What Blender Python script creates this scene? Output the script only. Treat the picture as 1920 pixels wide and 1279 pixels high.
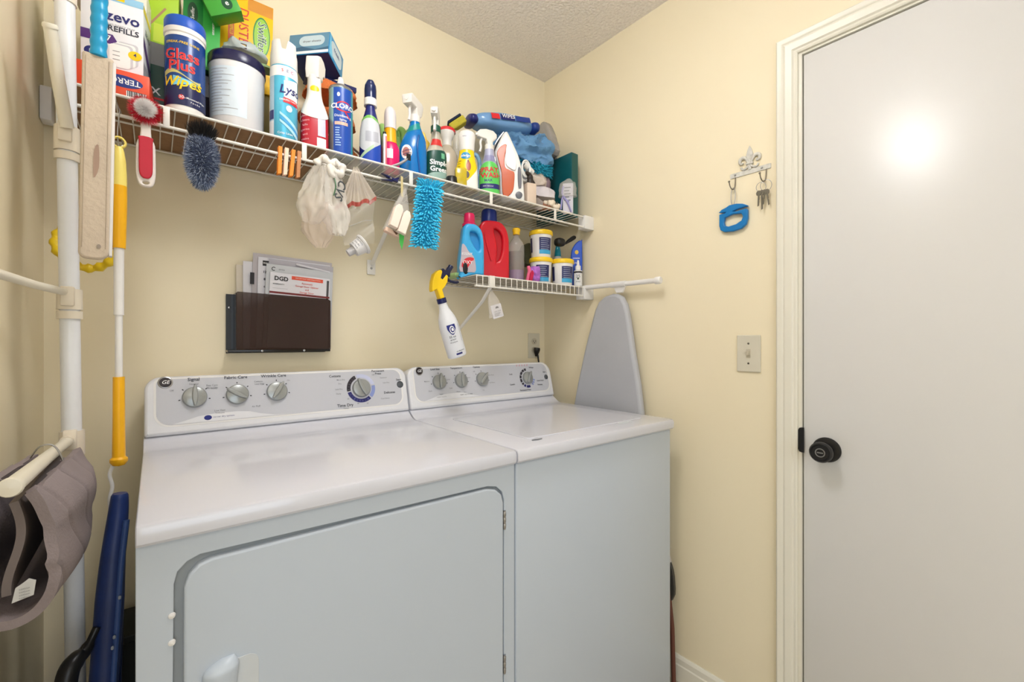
import bpy, bmesh, math, random
from mathutils import Vector, Matrix, noise
PI = math.pi
random.seed(7)
S = bpy.context.scene
for _o in list(bpy.data.objects): bpy.data.objects.remove(_o)
C = S.collection

# ------------------------------------------------------------------ camera, world, lights, exposure
CAM_YAW = 51.1
cd = bpy.data.cameras.new('camera'); cam = bpy.data.objects.new('camera', cd); C.objects.link(cam)
cd.sensor_width = 36; cd.lens = 830 / 1920 * 36; cd.shift_y = 1.5 / 1920; cd.clip_start = .02
cam.location = (0, 0, 1.2); cam.rotation_euler = (PI / 2, 0, math.radians(CAM_YAW - 90))
S.camera = cam
w = bpy.data.worlds.new('world'); S.world = w; w.use_nodes = True
w.node_tree.nodes['Background'].inputs[0].default_value = (.86, .93, 1, 1)
w.node_tree.nodes['Background'].inputs[1].default_value = 0.6
def area(name, loc, rot, sx, sy, power, col):
    l = bpy.data.lights.new(name, 'AREA'); l.shape = 'RECTANGLE'; l.size = sx; l.size_y = sy; l.energy = power; l.color = col
    o = bpy.data.objects.new(name, l); C.objects.link(o); o.location = loc; o.rotation_euler = rot
    return o
# soft fill lights added behind the camera: cool from the rear, warm from overhead
area('rear_fill', (-.5, -2.1, 1.35), (PI / 2, 0, 0), 1.9, 1.3, 10, (.78, .89, 1))
area('hall_fill', (-.55, -.9, 2.40), (0, 0, 0), .9, .9, 8, (1, .96, .9))
S.view_settings.view_transform = 'Standard'; S.view_settings.look = 'None'
S.view_settings.gamma = 1; S.view_settings.exposure = 0.93
LAMP_POWER = 19.0

# ------------------------------------------------------------------ materials
def lin(c):
    return tuple(((v / 255) / 12.92 if v / 255 <= .04045 else ((v / 255 + .055) / 1.055) ** 2.4) for v in c)
MATS = {}
def M(key, rgb=None, rough=.5, metal=0, bump=None, var=None, trans=0, alpha=1, coat=0, emit=0, ior=1.45, sheen=0, sss=0):
    if key in MATS: return MATS[key]
    m = bpy.data.materials.new(key); m.use_nodes = True; nt = m.node_tree; b = nt.nodes['Principled BSDF']
    c = lin(rgb)
    b.inputs['Base Color'].default_value = (*c, 1); b.inputs['Roughness'].default_value = rough
    b.inputs['Metallic'].default_value = metal; b.inputs['IOR'].default_value = ior
    b.inputs['Transmission Weight'].default_value = trans; b.inputs['Alpha'].default_value = alpha
    b.inputs['Coat Weight'].default_value = coat; b.inputs['Sheen Weight'].default_value = sheen
    if sss: b.inputs['Subsurface Weight'].default_value = sss; b.inputs['Subsurface Scale'].default_value = .01
    if emit: b.inputs['Emission Color'].default_value = (*c, 1); b.inputs['Emission Strength'].default_value = emit
    tc = nt.nodes.new('ShaderNodeTexCoord')
    if var is None: var = (30, .03)
    nz = nt.nodes.new('ShaderNodeTexNoise'); nz.inputs['Scale'].default_value = var[0]; nz.inputs['Detail'].default_value = 3
    nt.links.new(tc.outputs['Object'], nz.inputs['Vector'])
    mx = nt.nodes.new('ShaderNodeMix'); mx.data_type = 'RGBA'; mx.blend_type = 'MULTIPLY'
    mx.inputs[0].default_value = 1
    rp = nt.nodes.new('ShaderNodeValToRGB')
    rp.color_ramp.elements[0].position = .3; rp.color_ramp.elements[1].position = .7
    lo = 1 - var[1]; rp.color_ramp.elements[0].color = (lo, lo, lo, 1)
    nt.links.new(nz.outputs['Fac'], rp.inputs[0]); nt.links.new(rp.outputs[0], mx.inputs[7])
    mx.inputs[6].default_value = (*c, 1); nt.links.new(mx.outputs[2], b.inputs['Base Color'])
    if bump:
        n2 = nt.nodes.new('ShaderNodeTexNoise'); n2.inputs['Scale'].default_value = bump[0]; n2.inputs['Detail'].default_value = 4
        nt.links.new(tc.outputs['Object'], n2.inputs['Vector'])
        bp = nt.nodes.new('ShaderNodeBump'); bp.inputs['Strength'].default_value = bump[1]; bp.inputs['Distance'].default_value = bump[2] if len(bump) > 2 else .002
        nt.links.new(n2.outputs['Fac'], bp.inputs['Height']); nt.links.new(bp.outputs[0], b.inputs['Normal'])
    MATS[key] = m
    return m
WALL = M('cream_wall_paint', (240, 228, 198), .55, bump=(160, .12, .001), var=(3, .02))
CEIL = M('popcorn_ceiling', (250, 243, 236), .9, bump=(95, .9, .009), var=(120, .09))
TRIM = M('white_trim_paint', (232, 228, 214), .35, var=(12, .02))
DOORM = M('white_door_paint', (222, 221, 219), .27, bump=(40, .03, .001), var=(4, .015))
FLOORM = M('beige_tile', (200, 188, 170), .4, var=(8, .15))
GAP = M('dark_gap', (58, 46, 36), .9)
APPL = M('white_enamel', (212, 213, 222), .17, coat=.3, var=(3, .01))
APPB = M('white_enamel_shaded', (193, 202, 213), .3, var=(3, .015))  # same enamel as the lids, with the fronts' shade put into the colour
CPLAS = M('console_plastic', (226, 226, 230), .25)
CGREY = M('console_grey_panel', (196, 197, 204), .35, var=(6, .02))
KNOB = M('knob_silver', (160, 163, 162), .28, metal=.35, var=(200, .05))
WIRE = M('white_wire', (232, 228, 220), .35)
WHITE = M('white_plastic', (232, 230, 228), .32)
OFFW = M('offwhite_plastic', (226, 218, 200), .35)
PIPE = M('white_pole', (232, 234, 238), .3)
BLACK = M('black_plastic', (24, 24, 26), .35)
NAVY = M('navy_plastic', (20, 28, 84), .3)
INK = M('dark_ink', (40, 42, 52), .6)
INKB = M('blue_ink', (30, 40, 120), .6)
REDI = M('red_ink', (214, 40, 48), .5)
WHI = M('white_ink', (244, 244, 244), .5)
GREYI = M('grey_ink', (120, 122, 128), .6)
YEL = M('yellow_plastic', (244, 196, 30), .35)
CLEAR = M('clear_plastic', (225, 225, 222), .12, alpha=.28)
FILM = M('plastic_film', (228, 222, 216), .25, alpha=.30, bump=(30, .6, .004))
BAGM = M('white_bag_film', (236, 230, 222), .35, alpha=.52, bump=(40, .5, .004))
METAL = M('steel', (170, 170, 172), .3, metal=1)

# ------------------------------------------------------------------ mesh helpers
def link(name, me, mat, parent=None, label=None):
    o = bpy.data.objects.new(name, me); C.objects.link(o)
    if mat is not None and not me.materials: me.materials.append(mat)
    if parent is not None: o.parent = parent
    if label: o['label'] = label
    return o
def mk(name, vs, fs, mat, parent=None, smooth=True, angle=40, label=None):
    me = bpy.data.meshes.new(name); me.from_pydata([tuple(v) for v in vs], [], fs); me.validate()
    if smooth:
        me.polygons.foreach_set('use_smooth', [True] * len(me.polygons))
        me.set_sharp_from_angle(angle=math.radians(angle))
    me.update()
    return link(name, me, mat, parent, label)
def from_bm(name, bm, mat, parent=None, smooth=True, angle=35, label=None):
    me = bpy.data.meshes.new(name); bm.normal_update(); bm.to_mesh(me); bm.free()
    if smooth:
        me.polygons.foreach_set('use_smooth', [True] * len(me.polygons)); me.set_sharp_from_angle(angle=math.radians(angle))
    return link(name, me, mat, parent, label)
def box(name, b, mat, parent=None, bev=.0, seg=2, label=None):
    bm = bmesh.new(); x0, x1, y0, y1, z0, z1 = b
    bmesh.ops.create_cube(bm, size=1, matrix=Matrix.Translation(((x0 + x1) / 2, (y0 + y1) / 2, (z0 + z1) / 2)) @ Matrix.Diagonal((x1 - x0, y1 - y0, z1 - z0, 1)))
    if bev: bmesh.ops.bevel(bm, geom=bm.edges[:], offset=bev, segments=seg, profile=.5, affect='EDGES')
    return from_bm(name, bm, mat, parent, bool(bev), label=label)
def join(name, parts, mat=None, parent=None, label=None, kind=None):
    """merge temporary mesh objects into one mesh object"""
    bm = bmesh.new(); mats = []
    for p in parts:
        n0 = len(bm.faces); bm.from_mesh(p.data); bm.faces.ensure_lookup_table()
        pm = p.data.materials[0] if p.data.materials else mat
        if pm not in mats: mats.append(pm)
        k = mats.index(pm)
        for f in bm.faces[n0:]: f.material_index = k
        bpy.data.objects.remove(p)
    me = bpy.data.meshes.new(name); bm.to_mesh(me); bm.free()
    for m in mats: me.materials.append(m)
    o = link(name, me, None, parent, label)
    if kind: o['kind'] = kind
    return o
def tube(name, pts, r, mat, parent=None, seg=10, cap=True, flat=1.0, label=None, closed=False):
    P = [Vector(p) for p in pts]; n = len(P)
    R = r if isinstance(r, (list, tuple)) else [r] * n
    vs, fs = [], []; up = None
    for i in range(n):
        if closed: t = P[(i + 1) % n] - P[i - 1]
        else: t = P[min(i + 1, n - 1)] - P[max(i - 1, 0)]
        t.normalize()
        if up is None:
            a = Vector((0, 0, 1)) if abs(t.z) < .9 else Vector((0, 1, 0))
            up = (a - t * a.dot(t)).normalized()
        else:
            up = (up - t * up.dot(t)).normalized()
        sd = t.cross(up)
        for k in range(seg):
            a = 2 * PI * k / seg
            vs.append(P[i] + sd * math.cos(a) * R[i] + up * math.sin(a) * R[i] * flat)
    m = n if closed else n - 1
    for i in range(m):
        j = (i + 1) % n
        for k in range(seg):
            fs.append((i * seg + k, i * seg + (k + 1) % seg, j * seg + (k + 1) % seg, j * seg + k))
    if cap and not closed:
        fs.append(tuple(range(seg))[::-1]); fs.append(tuple((n - 1) * seg + k for k in range(seg)))
    return mk(name, vs, fs, mat, parent, True, 50, label)
def curvepts(ctrl, n=24):
    """Catmull-Rom through control points"""
    c = [Vector(p) for p in ctrl]; out = []
    for i in range(len(c) - 1):
        p0 = c[max(i - 1, 0)]; p1 = c[i]; p2 = c[i + 1]; p3 = c[min(i + 2, len(c) - 1)]
        for k in range(n):
            t = k / n
            out.append(.5 * ((2 * p1) + (-p0 + p2) * t + (2 * p0 - 5 * p1 + 4 * p2 - p3) * t * t + (-p0 + 3 * p1 - 3 * p2 + p3) * t ** 3))
    out.append(c[-1]); return out
def lathe(name, prof, mat, parent=None, seg=32, loc=(0, 0, 0), ax=None, label=None, sy=1):
    """profile of (r, z) about z, optional axis direction"""
    vs, fs = [], []; n = len(prof)
    for r, z in prof:
        for k in range(seg):
            a = 2 * PI * k / seg; vs.append(Vector((r * math.cos(a), r * math.sin(a) * sy, z)))
    for i in range(n - 1):
        for k in range(seg):
            fs.append((i * seg + k, i * seg + (k + 1) % seg, (i + 1) * seg + (k + 1) % seg, (i + 1) * seg + k))
    if prof[0][0] > 1e-6: fs.append(tuple(range(seg))[::-1])
    if prof[-1][0] > 1e-6: fs.append(tuple((n - 1) * seg + k for k in range(seg)))
    q = Vector((0, 0, 1)).rotation_difference(Vector(ax).normalized()).to_matrix() if ax else Matrix.Identity(3)
    vs = [q @ v + Vector(loc) for v in vs]
    return mk(name, vs, fs, mat, parent, True, 35, label)
def mat4(o, right, up):
    r = Vector(right).normalized(); u = Vector(up).normalized(); n = r.cross(u)
    return Matrix(((r.x, u.x, n.x, o[0]), (r.y, u.y, n.y, o[1]), (r.z, u.z, n.z, o[2]), (0, 0, 0, 1)))
def shape(name, loops, depth, mat, parent=None, o=(0, 0, 0), right=(1, 0, 0), up=(0, 0, 1), bev=0, label=None, res=4):
    """filled 2D outlines (later loops are holes) extruded `depth` towards the viewer side (right x up)"""
    cu = bpy.data.curves.new(name, 'CURVE'); cu.dimensions = '2D'; cu.fill_mode = 'BOTH'
    cu.extrude = max(depth / 2 - bev, 0); cu.bevel_depth = bev; cu.bevel_resolution = 2; cu.offset = -bev
    for lp in loops:
        sp = cu.splines.new('POLY'); sp.points.add(len(lp) - 1)
        for p, q in zip(sp.points, lp): p.co = (q[0], q[1], 0, 1)
        sp.use_cyclic_u = True
    t = bpy.data.objects.new('tmp', cu); me = bpy.data.meshes.new_from_object(t)
    bpy.data.objects.remove(t); bpy.data.curves.remove(cu)
    me.name = name
    # the normal of right x up must point at the viewer
    me.transform(mat4(o, right, up) @ Matrix.Translation((0, 0, depth / 2)))
    me.polygons.foreach_set('use_smooth', [True] * len(me.polygons)); me.set_sharp_from_angle(angle=math.radians(35))
    me.materials.clear()
    return link(name, me, mat, parent, label)
def rrect(x0, x1, y0, y1, r, n=6):
    out = []
    rs = r if isinstance(r, (list, tuple)) else [r] * 4   # bl br tr tl
    for (cx, cy, a0, rr) in ((x0 + rs[0], y0 + rs[0], PI, rs[0]), (x1 - rs[1], y0 + rs[1], 1.5 * PI, rs[1]), (x1 - rs[2], y1 - rs[2], 0, rs[2]), (x0 + rs[3], y1 - rs[3], .5 * PI, rs[3])):
        for k in range(n + 1):
            a = a0 + .5 * PI * k / n; out.append((cx + rr * math.cos(a), cy + rr * math.sin(a)))
    return out
def oval(cx, cy, rx, ry, n=32, a0=0, a1=2 * PI):
    return [(cx + rx * math.cos(a0 + (a1 - a0) * k / n), cy + ry * math.sin(a0 + (a1 - a0) * k / n)) for k in range(n)]
_TX = {}
def text2d(s, size, bold=0, shear=0, align='CENTER'):
    key = (s, size, bold, shear, align)
    if key not in _TX:
        cu = bpy.data.curves.new('t', 'FONT'); cu.body = s; cu.size = size; cu.resolution_u = 2; cu.offset = min(bold, .03) * size
        cu.align_x = align; cu.align_y = 'CENTER'; cu.shear = shear; cu.fill_mode = 'FRONT'
        t = bpy.data.objects.new('t', cu); me = bpy.data.meshes.new_from_object(t)
        _TX[key] = ([tuple(v.co) for v in me.vertices], [tuple(p.vertices) for p in me.polygons])
        bpy.data.objects.remove(t); bpy.data.curves.remove(cu); bpy.data.meshes.remove(me)
    return _TX[key]
def ftext(s, o, right, up, size, mat, parent, bold=.01, shear=0, off=.0006, align='CENTER', name='lettering'):
    vs, fs = text2d(s, size, bold, shear, align); m = mat4(o, right, up)
    return mk(name, [m @ Vector((v[0], v[1], off)) for v in vs], fs, mat, parent, False)
def flat(name, pts, o, right, up, mat, parent, off=.0004):
    m = mat4(o, right, up)
    return mk(name, [m @ Vector((p[0], p[1], off)) for p in pts], [tuple(range(len(pts)))], mat, parent, False)

class Loft:
    def __init__(s, secs, smooth=True, sub=4):
        q = []
        for a in secs:
            a = list(a) + [0, 0, 2.0][len(a) - 3:] if len(a) < 6 else list(a)
            q.append(a)
        if smooth:
            n = len(q); dl = [[q[i + 1][k] - q[i][k] for k in range(6)] for i in range(n - 1)]
            tg = []
            for i in range(n):
                if i == 0: tg.append(dl[0])
                elif i == n - 1: tg.append(dl[-1])
                else:
                    tg.append([0 if dl[i - 1][k] * dl[i][k] <= 0 else 2 * dl[i - 1][k] * dl[i][k] / (dl[i - 1][k] + dl[i][k]) for k in range(6)])
            out = []
            for i in range(n - 1):
                for j in range(sub):
                    t = j / sub; h = (2 * t ** 3 - 3 * t * t + 1, t ** 3 - 2 * t * t + t, -2 * t ** 3 + 3 * t * t, t ** 3 - t * t)
                    out.append([h[0] * q[i][k] + h[1] * tg[i][k] + h[2] * q[i + 1][k] + h[3] * tg[i + 1][k] for k in range(6)])
            out.append(q[-1]); q = out
        s.q = q
    def sec(s, z):
        q = s.q
        if z <= q[0][0]: return q[0]
        for i in range(len(q) - 1):
            if q[i][0] <= z <= q[i + 1][0]:
                d = q[i + 1][0] - q[i][0]; t = (z - q[i][0]) / d if d > 1e-9 else 1
                return [q[i][k] + (q[i + 1][k] - q[i][k]) * t for k in range(6)]
        return q[-1]
    @staticmethod
    def pt(c, th, off=0):
        z, rx, ry, cx, cy, n = c
        sn, cs = math.sin(th), math.cos(th); e = 2 / n
        x = math.copysign(abs(sn) ** e, sn); y = -math.copysign(abs(cs) ** e, cs)
        return Vector((cx + (rx + off) * x, cy + (ry + off) * y, z))
    def surf(s, th, z, off=0): return s.pt(s.sec(z), th, off)
    def mesh(s, name, mat, parent, seg=36, label=None, z0=None, z1=None, off=0, caps=True):
        q = s.q
        if z0 is not None: q = [s.sec(z0)[:]] + [c for c in q if z0 + 1e-5 < c[0] < z1 - 1e-5] + [s.sec(z1)[:]]; q[0][0] = z0; q[-1][0] = z1
        vs, fs = [], []
        for c in q:
            for k in range(seg): vs.append(s.pt(c, 2 * PI * k / seg, off))
        for i in range(len(q) - 1):
            for k in range(seg): fs.append((i * seg + k, i * seg + (k + 1) % seg, (i + 1) * seg + (k + 1) % seg, (i + 1) * seg + k))
        if caps: fs.append(tuple(range(seg))[::-1]); fs.append(tuple((len(q) - 1) * seg + k for k in range(seg)))
        return mk(name, vs, fs, mat, parent, True, 50, label)
    def patch(s, name, t0, t1, z0, z1, mat, parent, off=.0005, nu=14, nv=8, ell=False, label=None):
        """label patch between angles t0..t1 (radians) and heights z0..z1 (numbers or functions of 0..1)"""
        f0 = z0 if callable(z0) else (lambda t: z0); f1 = z1 if callable(z1) else (lambda t: z1)
        vs, fs = [], []
        for i in range(nu + 1):
            t = i / nu
            for j in range(nv + 1):
                u = j / nv
                if ell:
                    a, b = 2 * t - 1, 2 * u - 1
                    ex = a * math.sqrt(1 - b * b / 2); ey = b * math.sqrt(1 - a * a / 2)
                    th = (t0 + t1) / 2 + ex * (t1 - t0) / 2; z = (f0(0) + f1(0)) / 2 + ey * (f1(0) - f0(0)) / 2
                else:
                    th = t0 + (t1 - t0) * t; z = f0(t) + (f1(t) - f0(t)) * u
                vs.append(s.surf(th, z, off))
        for i in range(nu):
            for j in range(nv):
                a = i * (nv + 1) + j; fs.append((a, a + nv + 1, a + nv + 2, a + 1))
        return mk(name, vs, fs, mat, parent, True, 60, label)
    def text(s, st, th, z, size, mat, parent, rot=0, off=.001, bold=.01, shear=0, name='lettering', sx=1):
        vs, fs = text2d(st, size, bold, shear); c = s.sec(z)
        R = math.sqrt((c[1] * math.cos(th)) ** 2 + (c[2] * math.sin(th)) ** 2) if c[5] < 2.3 else c[1]
        cr, sr = math.cos(rot), math.sin(rot); out = []
        for v in vs:
            a = v[0] * sx * cr - v[1] * sr; b = v[0] * sx * sr + v[1] * cr
            if c[5] >= 2.3 and abs(th) < .8:   # flat fronted: shift along x
                xx = max(-.999, min(.999, (math.copysign(abs(math.sin(th)) ** (2 / c[5]), math.sin(th)) * c[1] + a) / s.sec(z + b)[1]))
                out.append(s.surf(math.asin(math.copysign(abs(xx) ** (c[5] / 2), xx)), z + b, off))
            else: out.append(s.surf(th + a / R, z + b, off))
        return mk(name, out, fs, mat, parent, False)

def thing(name, label, cat, loc=(0, 0, 0), rz=0, group=None, rot=None):
    o = bpy.data.objects.new(name, None); C.objects.link(o); o.empty_display_size = .02
    o.location = loc; o.rotation_euler = rot if rot else (0, 0, rz); o['label'] = label; o['category'] = cat
    if group: o['group'] = group
    return o
def tag(o, label, cat, group=None):
    o['label'] = label; o['category'] = cat
    if group: o['group'] = group
    return o
def struct(o): o['kind'] = 'structure'; return o
def dup(root, loc=None, label=None, rot=None):
    r = root.copy(); C.objects.link(r)
    if loc is not None: r.location = loc
    if rot is not None: r.rotation_euler = rot
    if label: r['label'] = label
    for ch in list(root.children):
        c = ch.copy(); C.objects.link(c); c.parent = r
        for g in list(ch.children):
            d = g.copy(); C.objects.link(d); d.parent = c
    return r
def blob(name, c, rad, mat, parent=None, disp=.01, freq=20, seed=0, sub=4, ridged=False, label=None, squash=None):
    bm = bmesh.new(); bmesh.ops.create_icosphere(bm, subdivisions=sub, radius=1)
    for v in bm.verts:
        n = v.co.normalized()
        x = [math.copysign(abs(q) ** .75, q) for q in n]
        p = Vector((x[0] * rad[0], x[1] * rad[1], x[2] * rad[2]))
        s = (p + Vector((seed * 3.1, seed * 1.7, seed))) * freq
        d = (noise.ridged_multi_fractal(s, 1, 2, 3, 1, 2) - .9) if ridged else noise.fractal(s, 1, 2, 3)
        v.co = p + n * d * disp
        if squash is not None and v.co.z < squash: v.co.z = squash
        v.co += Vector(c)
    return from_bm(name, bm, mat, parent, True, 80, label)
def spikes(name, items, mat, parent=None, n=4, label=None):
    vs, fs = [], []
    for b, d, L, r in items:
        b = Vector(b); d = Vector(d).normalized(); a = d.orthogonal().normalized(); c2 = d.cross(a); k0 = len(vs)
        for k in range(n):
            t = 2 * PI * k / n; vs.append(b + (a * math.cos(t) + c2 * math.sin(t)) * r)
        vs.append(b + d * L)
        for k in range(n): fs.append((k0 + k, k0 + (k + 1) % n, k0 + n))
    o = mk(name, vs, fs, mat, parent, False, label=label); o['kind'] = 'stuff'
    return o
def sheetmesh(name, f, nu, nv, mat, parent=None, thick=0, label=None, angle=60):
    vs = [f(i / nu, j / nv) for i in range(nu + 1) for j in range(nv + 1)]
    fs = [(i * (nv + 1) + j, (i + 1) * (nv + 1) + j, (i + 1) * (nv + 1) + j + 1, i * (nv + 1) + j + 1) for i in range(nu) for j in range(nv)]
    o = mk(name, vs, fs, mat, parent, True, angle, label)
    if thick:
        bm = bmesh.new(); bm.from_mesh(o.data); bmesh.ops.solidify(bm, geom=bm.faces[:], thickness=thick); bm.to_mesh(o.data); bm.free()
        o.data.polygons.foreach_set('use_smooth', [True] * len(o.data.polygons)); o.data.set_sharp_from_angle(angle=math.radians(angle))
    return o
X, Y, Z = Vector((1, 0, 0)), Vector((0, 1, 0)), Vector((0, 0, 1))

# ------------------------------------------------------------------ room shell
XR, YB, XL, H = 1.45, 1.55, -.21, 2.44
struct(box('floor', (-2.3, 2.2, -2.3, 1.65, -.1, 0), FLOORM))
struct(box('ceiling', (-2.3, 1.55, -2.3, 1.65, H, H + .08), CEIL))
struct(box('wall_back', (-.31, 1.55, YB, YB + .1, 0, H), WALL))
struct(box('wall_left', (XL - .1, XL, .2, YB, 0, H), WALL))
struct(box('wall_hall_left', (-2.3, -2.2, -2.3, .2, 0, H), WALL))
struct(box('wall_hall_back', (-2.3, XL - .1, .2, .3, 0, H), WALL))
_wr = join('wall_right', [box('a', (XR, XR + .1, .487, YB, 0, H), WALL), box('b', (XR, XR + .1, -.345, .487, 2.045, H), WALL), box('c', (XR, XR + .1, -2.3, -.345, 0, H), WALL)])
struct(_wr)
_wf = join('wall_front', [box('a', (-2.3, -1.5, -2.3, -2.2, 0, H), WALL), box('b', (.5, 1.55, -2.3, -2.2, 0, H), WALL),
                          box('c', (-1.5, .5, -2.3, -2.2, 0, .65), WALL), box('d', (-1.5, .5, -2.3, -2.2, 2.05, H), WALL)])
struct(_wf)
# baseboard on the right wall
def base_prof(x, s=-1): return [(x, 0), (x + s * .013, 0), (x + s * .013, .058), (x + s * .010, .062), (x + s * .010, .080), (x + s * .005, .088), (x + s * .003, .09), (x, .09)]
def prism(name, prof, y0, y1, mat, parent=None):
    vs = [(x, y0, z) for x, z in prof] + [(x, y1, z) for x, z in prof]; n = len(prof)
    fs = [(k, (k + 1) % n, n + (k + 1) % n, n + k) for k in range(n)] + [tuple(range(n))[::-1], tuple(range(n, 2 * n))]
    return mk(name, vs, fs, mat, parent, False)
struct(prism('baseboard_right', base_prof(XR), .53, YB, TRIM))
# door: jamb, casing, slab, knob
prof = [(0, .0), (.0, .008), (.004, .010), (.010, .0085), (.014, .0125), (.030, .0155), (.036, .0125), (.041, .0165), (.050, .018), (.054, .014), (.054, 0)]  # across casing (0 = inner edge), thickness
def casing():
    yi, yo2, zt = .4765, -.338, 2.034
    path = [((yi, 0), (1, 0)), ((yi, zt), (1, 1)), ((yo2, zt), (-1, 1)), ((yo2, 0), (-1, 0))]
    vs, fs = [], []; n = len(prof)
    for (y, z), (dy, dz) in path:
        for a, t in prof: vs.append((XR - t, y + dy * a, z + dz * a))
    for i in range(3):
        for k in range(n - 1): fs.append((i * n + k, i * n + k + 1, (i + 1) * n + k + 1, (i + 1) * n + k))
    return mk('trim_1', vs, fs, TRIM, None, True, 30)
struct(casing())
_j = join('trim_2', [box('a', (XR - .001, XR + .1, .4675, .4869, 0, 2.0445), TRIM), box('b', (XR - .001, XR + .1, -.3445, .4675, 2.0275, 2.0445), TRIM), box('c', (XR - .001, XR + .1, -.3445, -.3285, 0, 2.0275), TRIM),
                     box('d', (XR + .045, XR + .06, .45, .4675, 0, 2.0275), GAP)])
struct(_j)
door = struct(box('door_1', (XR + .004, XR + .04, -.325, .4645, .012, 2.0245), DOORM, bev=.0015))
struct(box('wall_behind_door', (XR + .1, XR + .12, -.4, .55, 0, 2.2), GAP))
rose = lathe('knob_rose', [(0, 0), (.034, 0), (.034, .004), (.031, .008), (.019, .011), (.0, .011)], BLACK, door, loc=(XR + .004, .408, .9), ax=(-1, 0, 0), seg=40)
kn = lathe('door_knob', [(0, .008), (.013, .008), (.012, .026), (.017, .030), (.0255, .036), (.0275, .044), (.0275, .052), (.024, .0575), (.0215, .0575), (.020, .0555), (.012, .0555), (.0, .0555)], BLACK, door, loc=(XR + .004, .408, .9), ax=(-1, 0, 0), seg=40)
shape('keyway_ring', [oval(0, 0, .012, .012), oval(0, 0, .0095, .0095)], .0012, METAL, kn, o=(XR - .0512, .408, .9), right=(0, -1, 0))
box('thumb_turn', (XR - .0535, XR - .051, .401, .415, .8985, .9015), METAL, kn)
shape('strike_plate', [[(-.0, -.036), (.006, -.034), (.0125, -.02), (.015, 0), (.0125, .02), (.006, .034), (0, .036), (-.006, .036), (-.006, -.036)]], .002, BLACK, _j, o=(XR - .001, .4675, .918), right=(0, 1, 0), up=(0, 0, -1))

# ceiling lamp just outside the frame (lights the room and mirrors in the door and the lids)
lampm = M('lamp_glass', (249, 250, 252), .4, emit=LAMP_POWER)
cl = thing('ceiling_light', 'round frosted flush ceiling light above the laundry space', 'ceiling light', (.42, .58, H))
lathe('base', [(0, 0), (.07, 0), (.07, -.02), (.05, -.03), (.012, -.03), (.012, -.075), (0, -.075)], WHITE, cl)
lathe('diffuser', [(.0, -.068), (.08, -.072), (.125, -.09), (.14, -.12), (.125, -.15), (.09, -.175), (.04, -.19), (0, -.193)], lampm, cl)
# ------------------------------------------------------------------ washer and dryer
CU = Vector((0, .035, .141)).normalized()
def con(x, h): return Vector((x, 1.385, .967)) + CU * h
CN = Vector((1, 0, 0)).cross(CU)
def lid(name, x0, x1, parent, recess=None):
    """top panel: thick rolled front edge, flat deck, ramp up to the console"""
    prof = [(.818, .9085), (.8145, .913), (.8135, .930), (.817, .9385), (.824, .941), (1.34, .941), (1.352, .942), (1.368, .948), (1.384, .958), (1.395, .9655), (1.53, .9665), (1.53, .9085)]
    secs = [(x0, .003), (x0 + .0015, .0012), (x0 + .006, 0), (x1 - .006, 0), (x1 - .0015, .0012), (x1, .003)]
    vs, fs = [], []; n = len(prof)
    cy, cz = 1.1, .92
    for x, s in secs:
        for y, z in prof:
            vs.append((x, y + (s if y < .9 else 0), z - (s if z > .935 else 0)))
    for i in range(len(secs) - 1):
        for k in range(n): fs.append((i * n + k, (i + 1) * n + k, (i + 1) * n + (k + 1) % n, i * n + (k + 1) % n))
    fs.append(tuple(range(n))); fs.append(tuple((len(secs) - 1) * n + k for k in range(n))[::-1])
    return mk(name, vs, fs, APPL, parent, True, 30)
def dial(parent, x, h, r, ang, name='control_knob', ring=None):
    o = con(x, h)
    k = lathe(name, [(0, 0), (r, 0), (r * 1.02, .003), (r, .008), (r * .93, .011), (r * .6, .0135), (0, .0145)], KNOB, parent, 36, o, CN)
    a = math.radians(ang); d = X * math.sin(a) + CU * math.cos(a); sd = d.cross(CN)
    pr = [(-.9, .10), (-.3, .22), (.25, .24), (.8, .18), (1.12, .07)]
    out = [(w_ * r, t * r) for t, w_ in pr] + [(-w_ * r, t * r) for t, w_ in pr[::-1]]
    shape('grip', [out], .012, KNOB, k, o=o + CN * .010, right=-sd if (-sd).cross(d).dot(CN) > 0 else sd, up=d, bev=.0025)
    rg = shape('dial_ring', [oval(0, 0, r * (ring or 1.30), r * (ring or 1.30), 40), oval(0, 0, r * .98, r * .98, 40)], .0012, CPLAS, parent, o=o - CN * .0002, right=X, up=CU)
    for t in range(-3, 4):
        if ring: break
        tt = math.radians(t * 50 + ang * 0); dd = X * math.sin(tt) + CU * math.cos(tt)
        flat('tick_mark', [(-.0012, -.002), (.0012, -.002), (.0012, .002), (-.0012, .002)], o + dd * r * 1.22 + CN * .0012, dd.cross(CN), dd, INK, rg) if t not in (-3, 3) else None
def badge(parent, x, h):
    o = con(x, h); b = lathe('badge', [(0, 0), (.0155, 0), (.0155, .0015), (.0135, .0025), (0, .0025)], METAL, parent, 32, o, CN)
    lathe('badge_face', [(0, .0025), (.0125, .0026), (.0125, .0032), (0, .0034)], M('badge_black', (38, 30, 34), .3), b, 28, o, CN)
    ftext('GE', o + CN * .0036, X, CU, .013, WHI, b, bold=.01, shear=.3)
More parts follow.
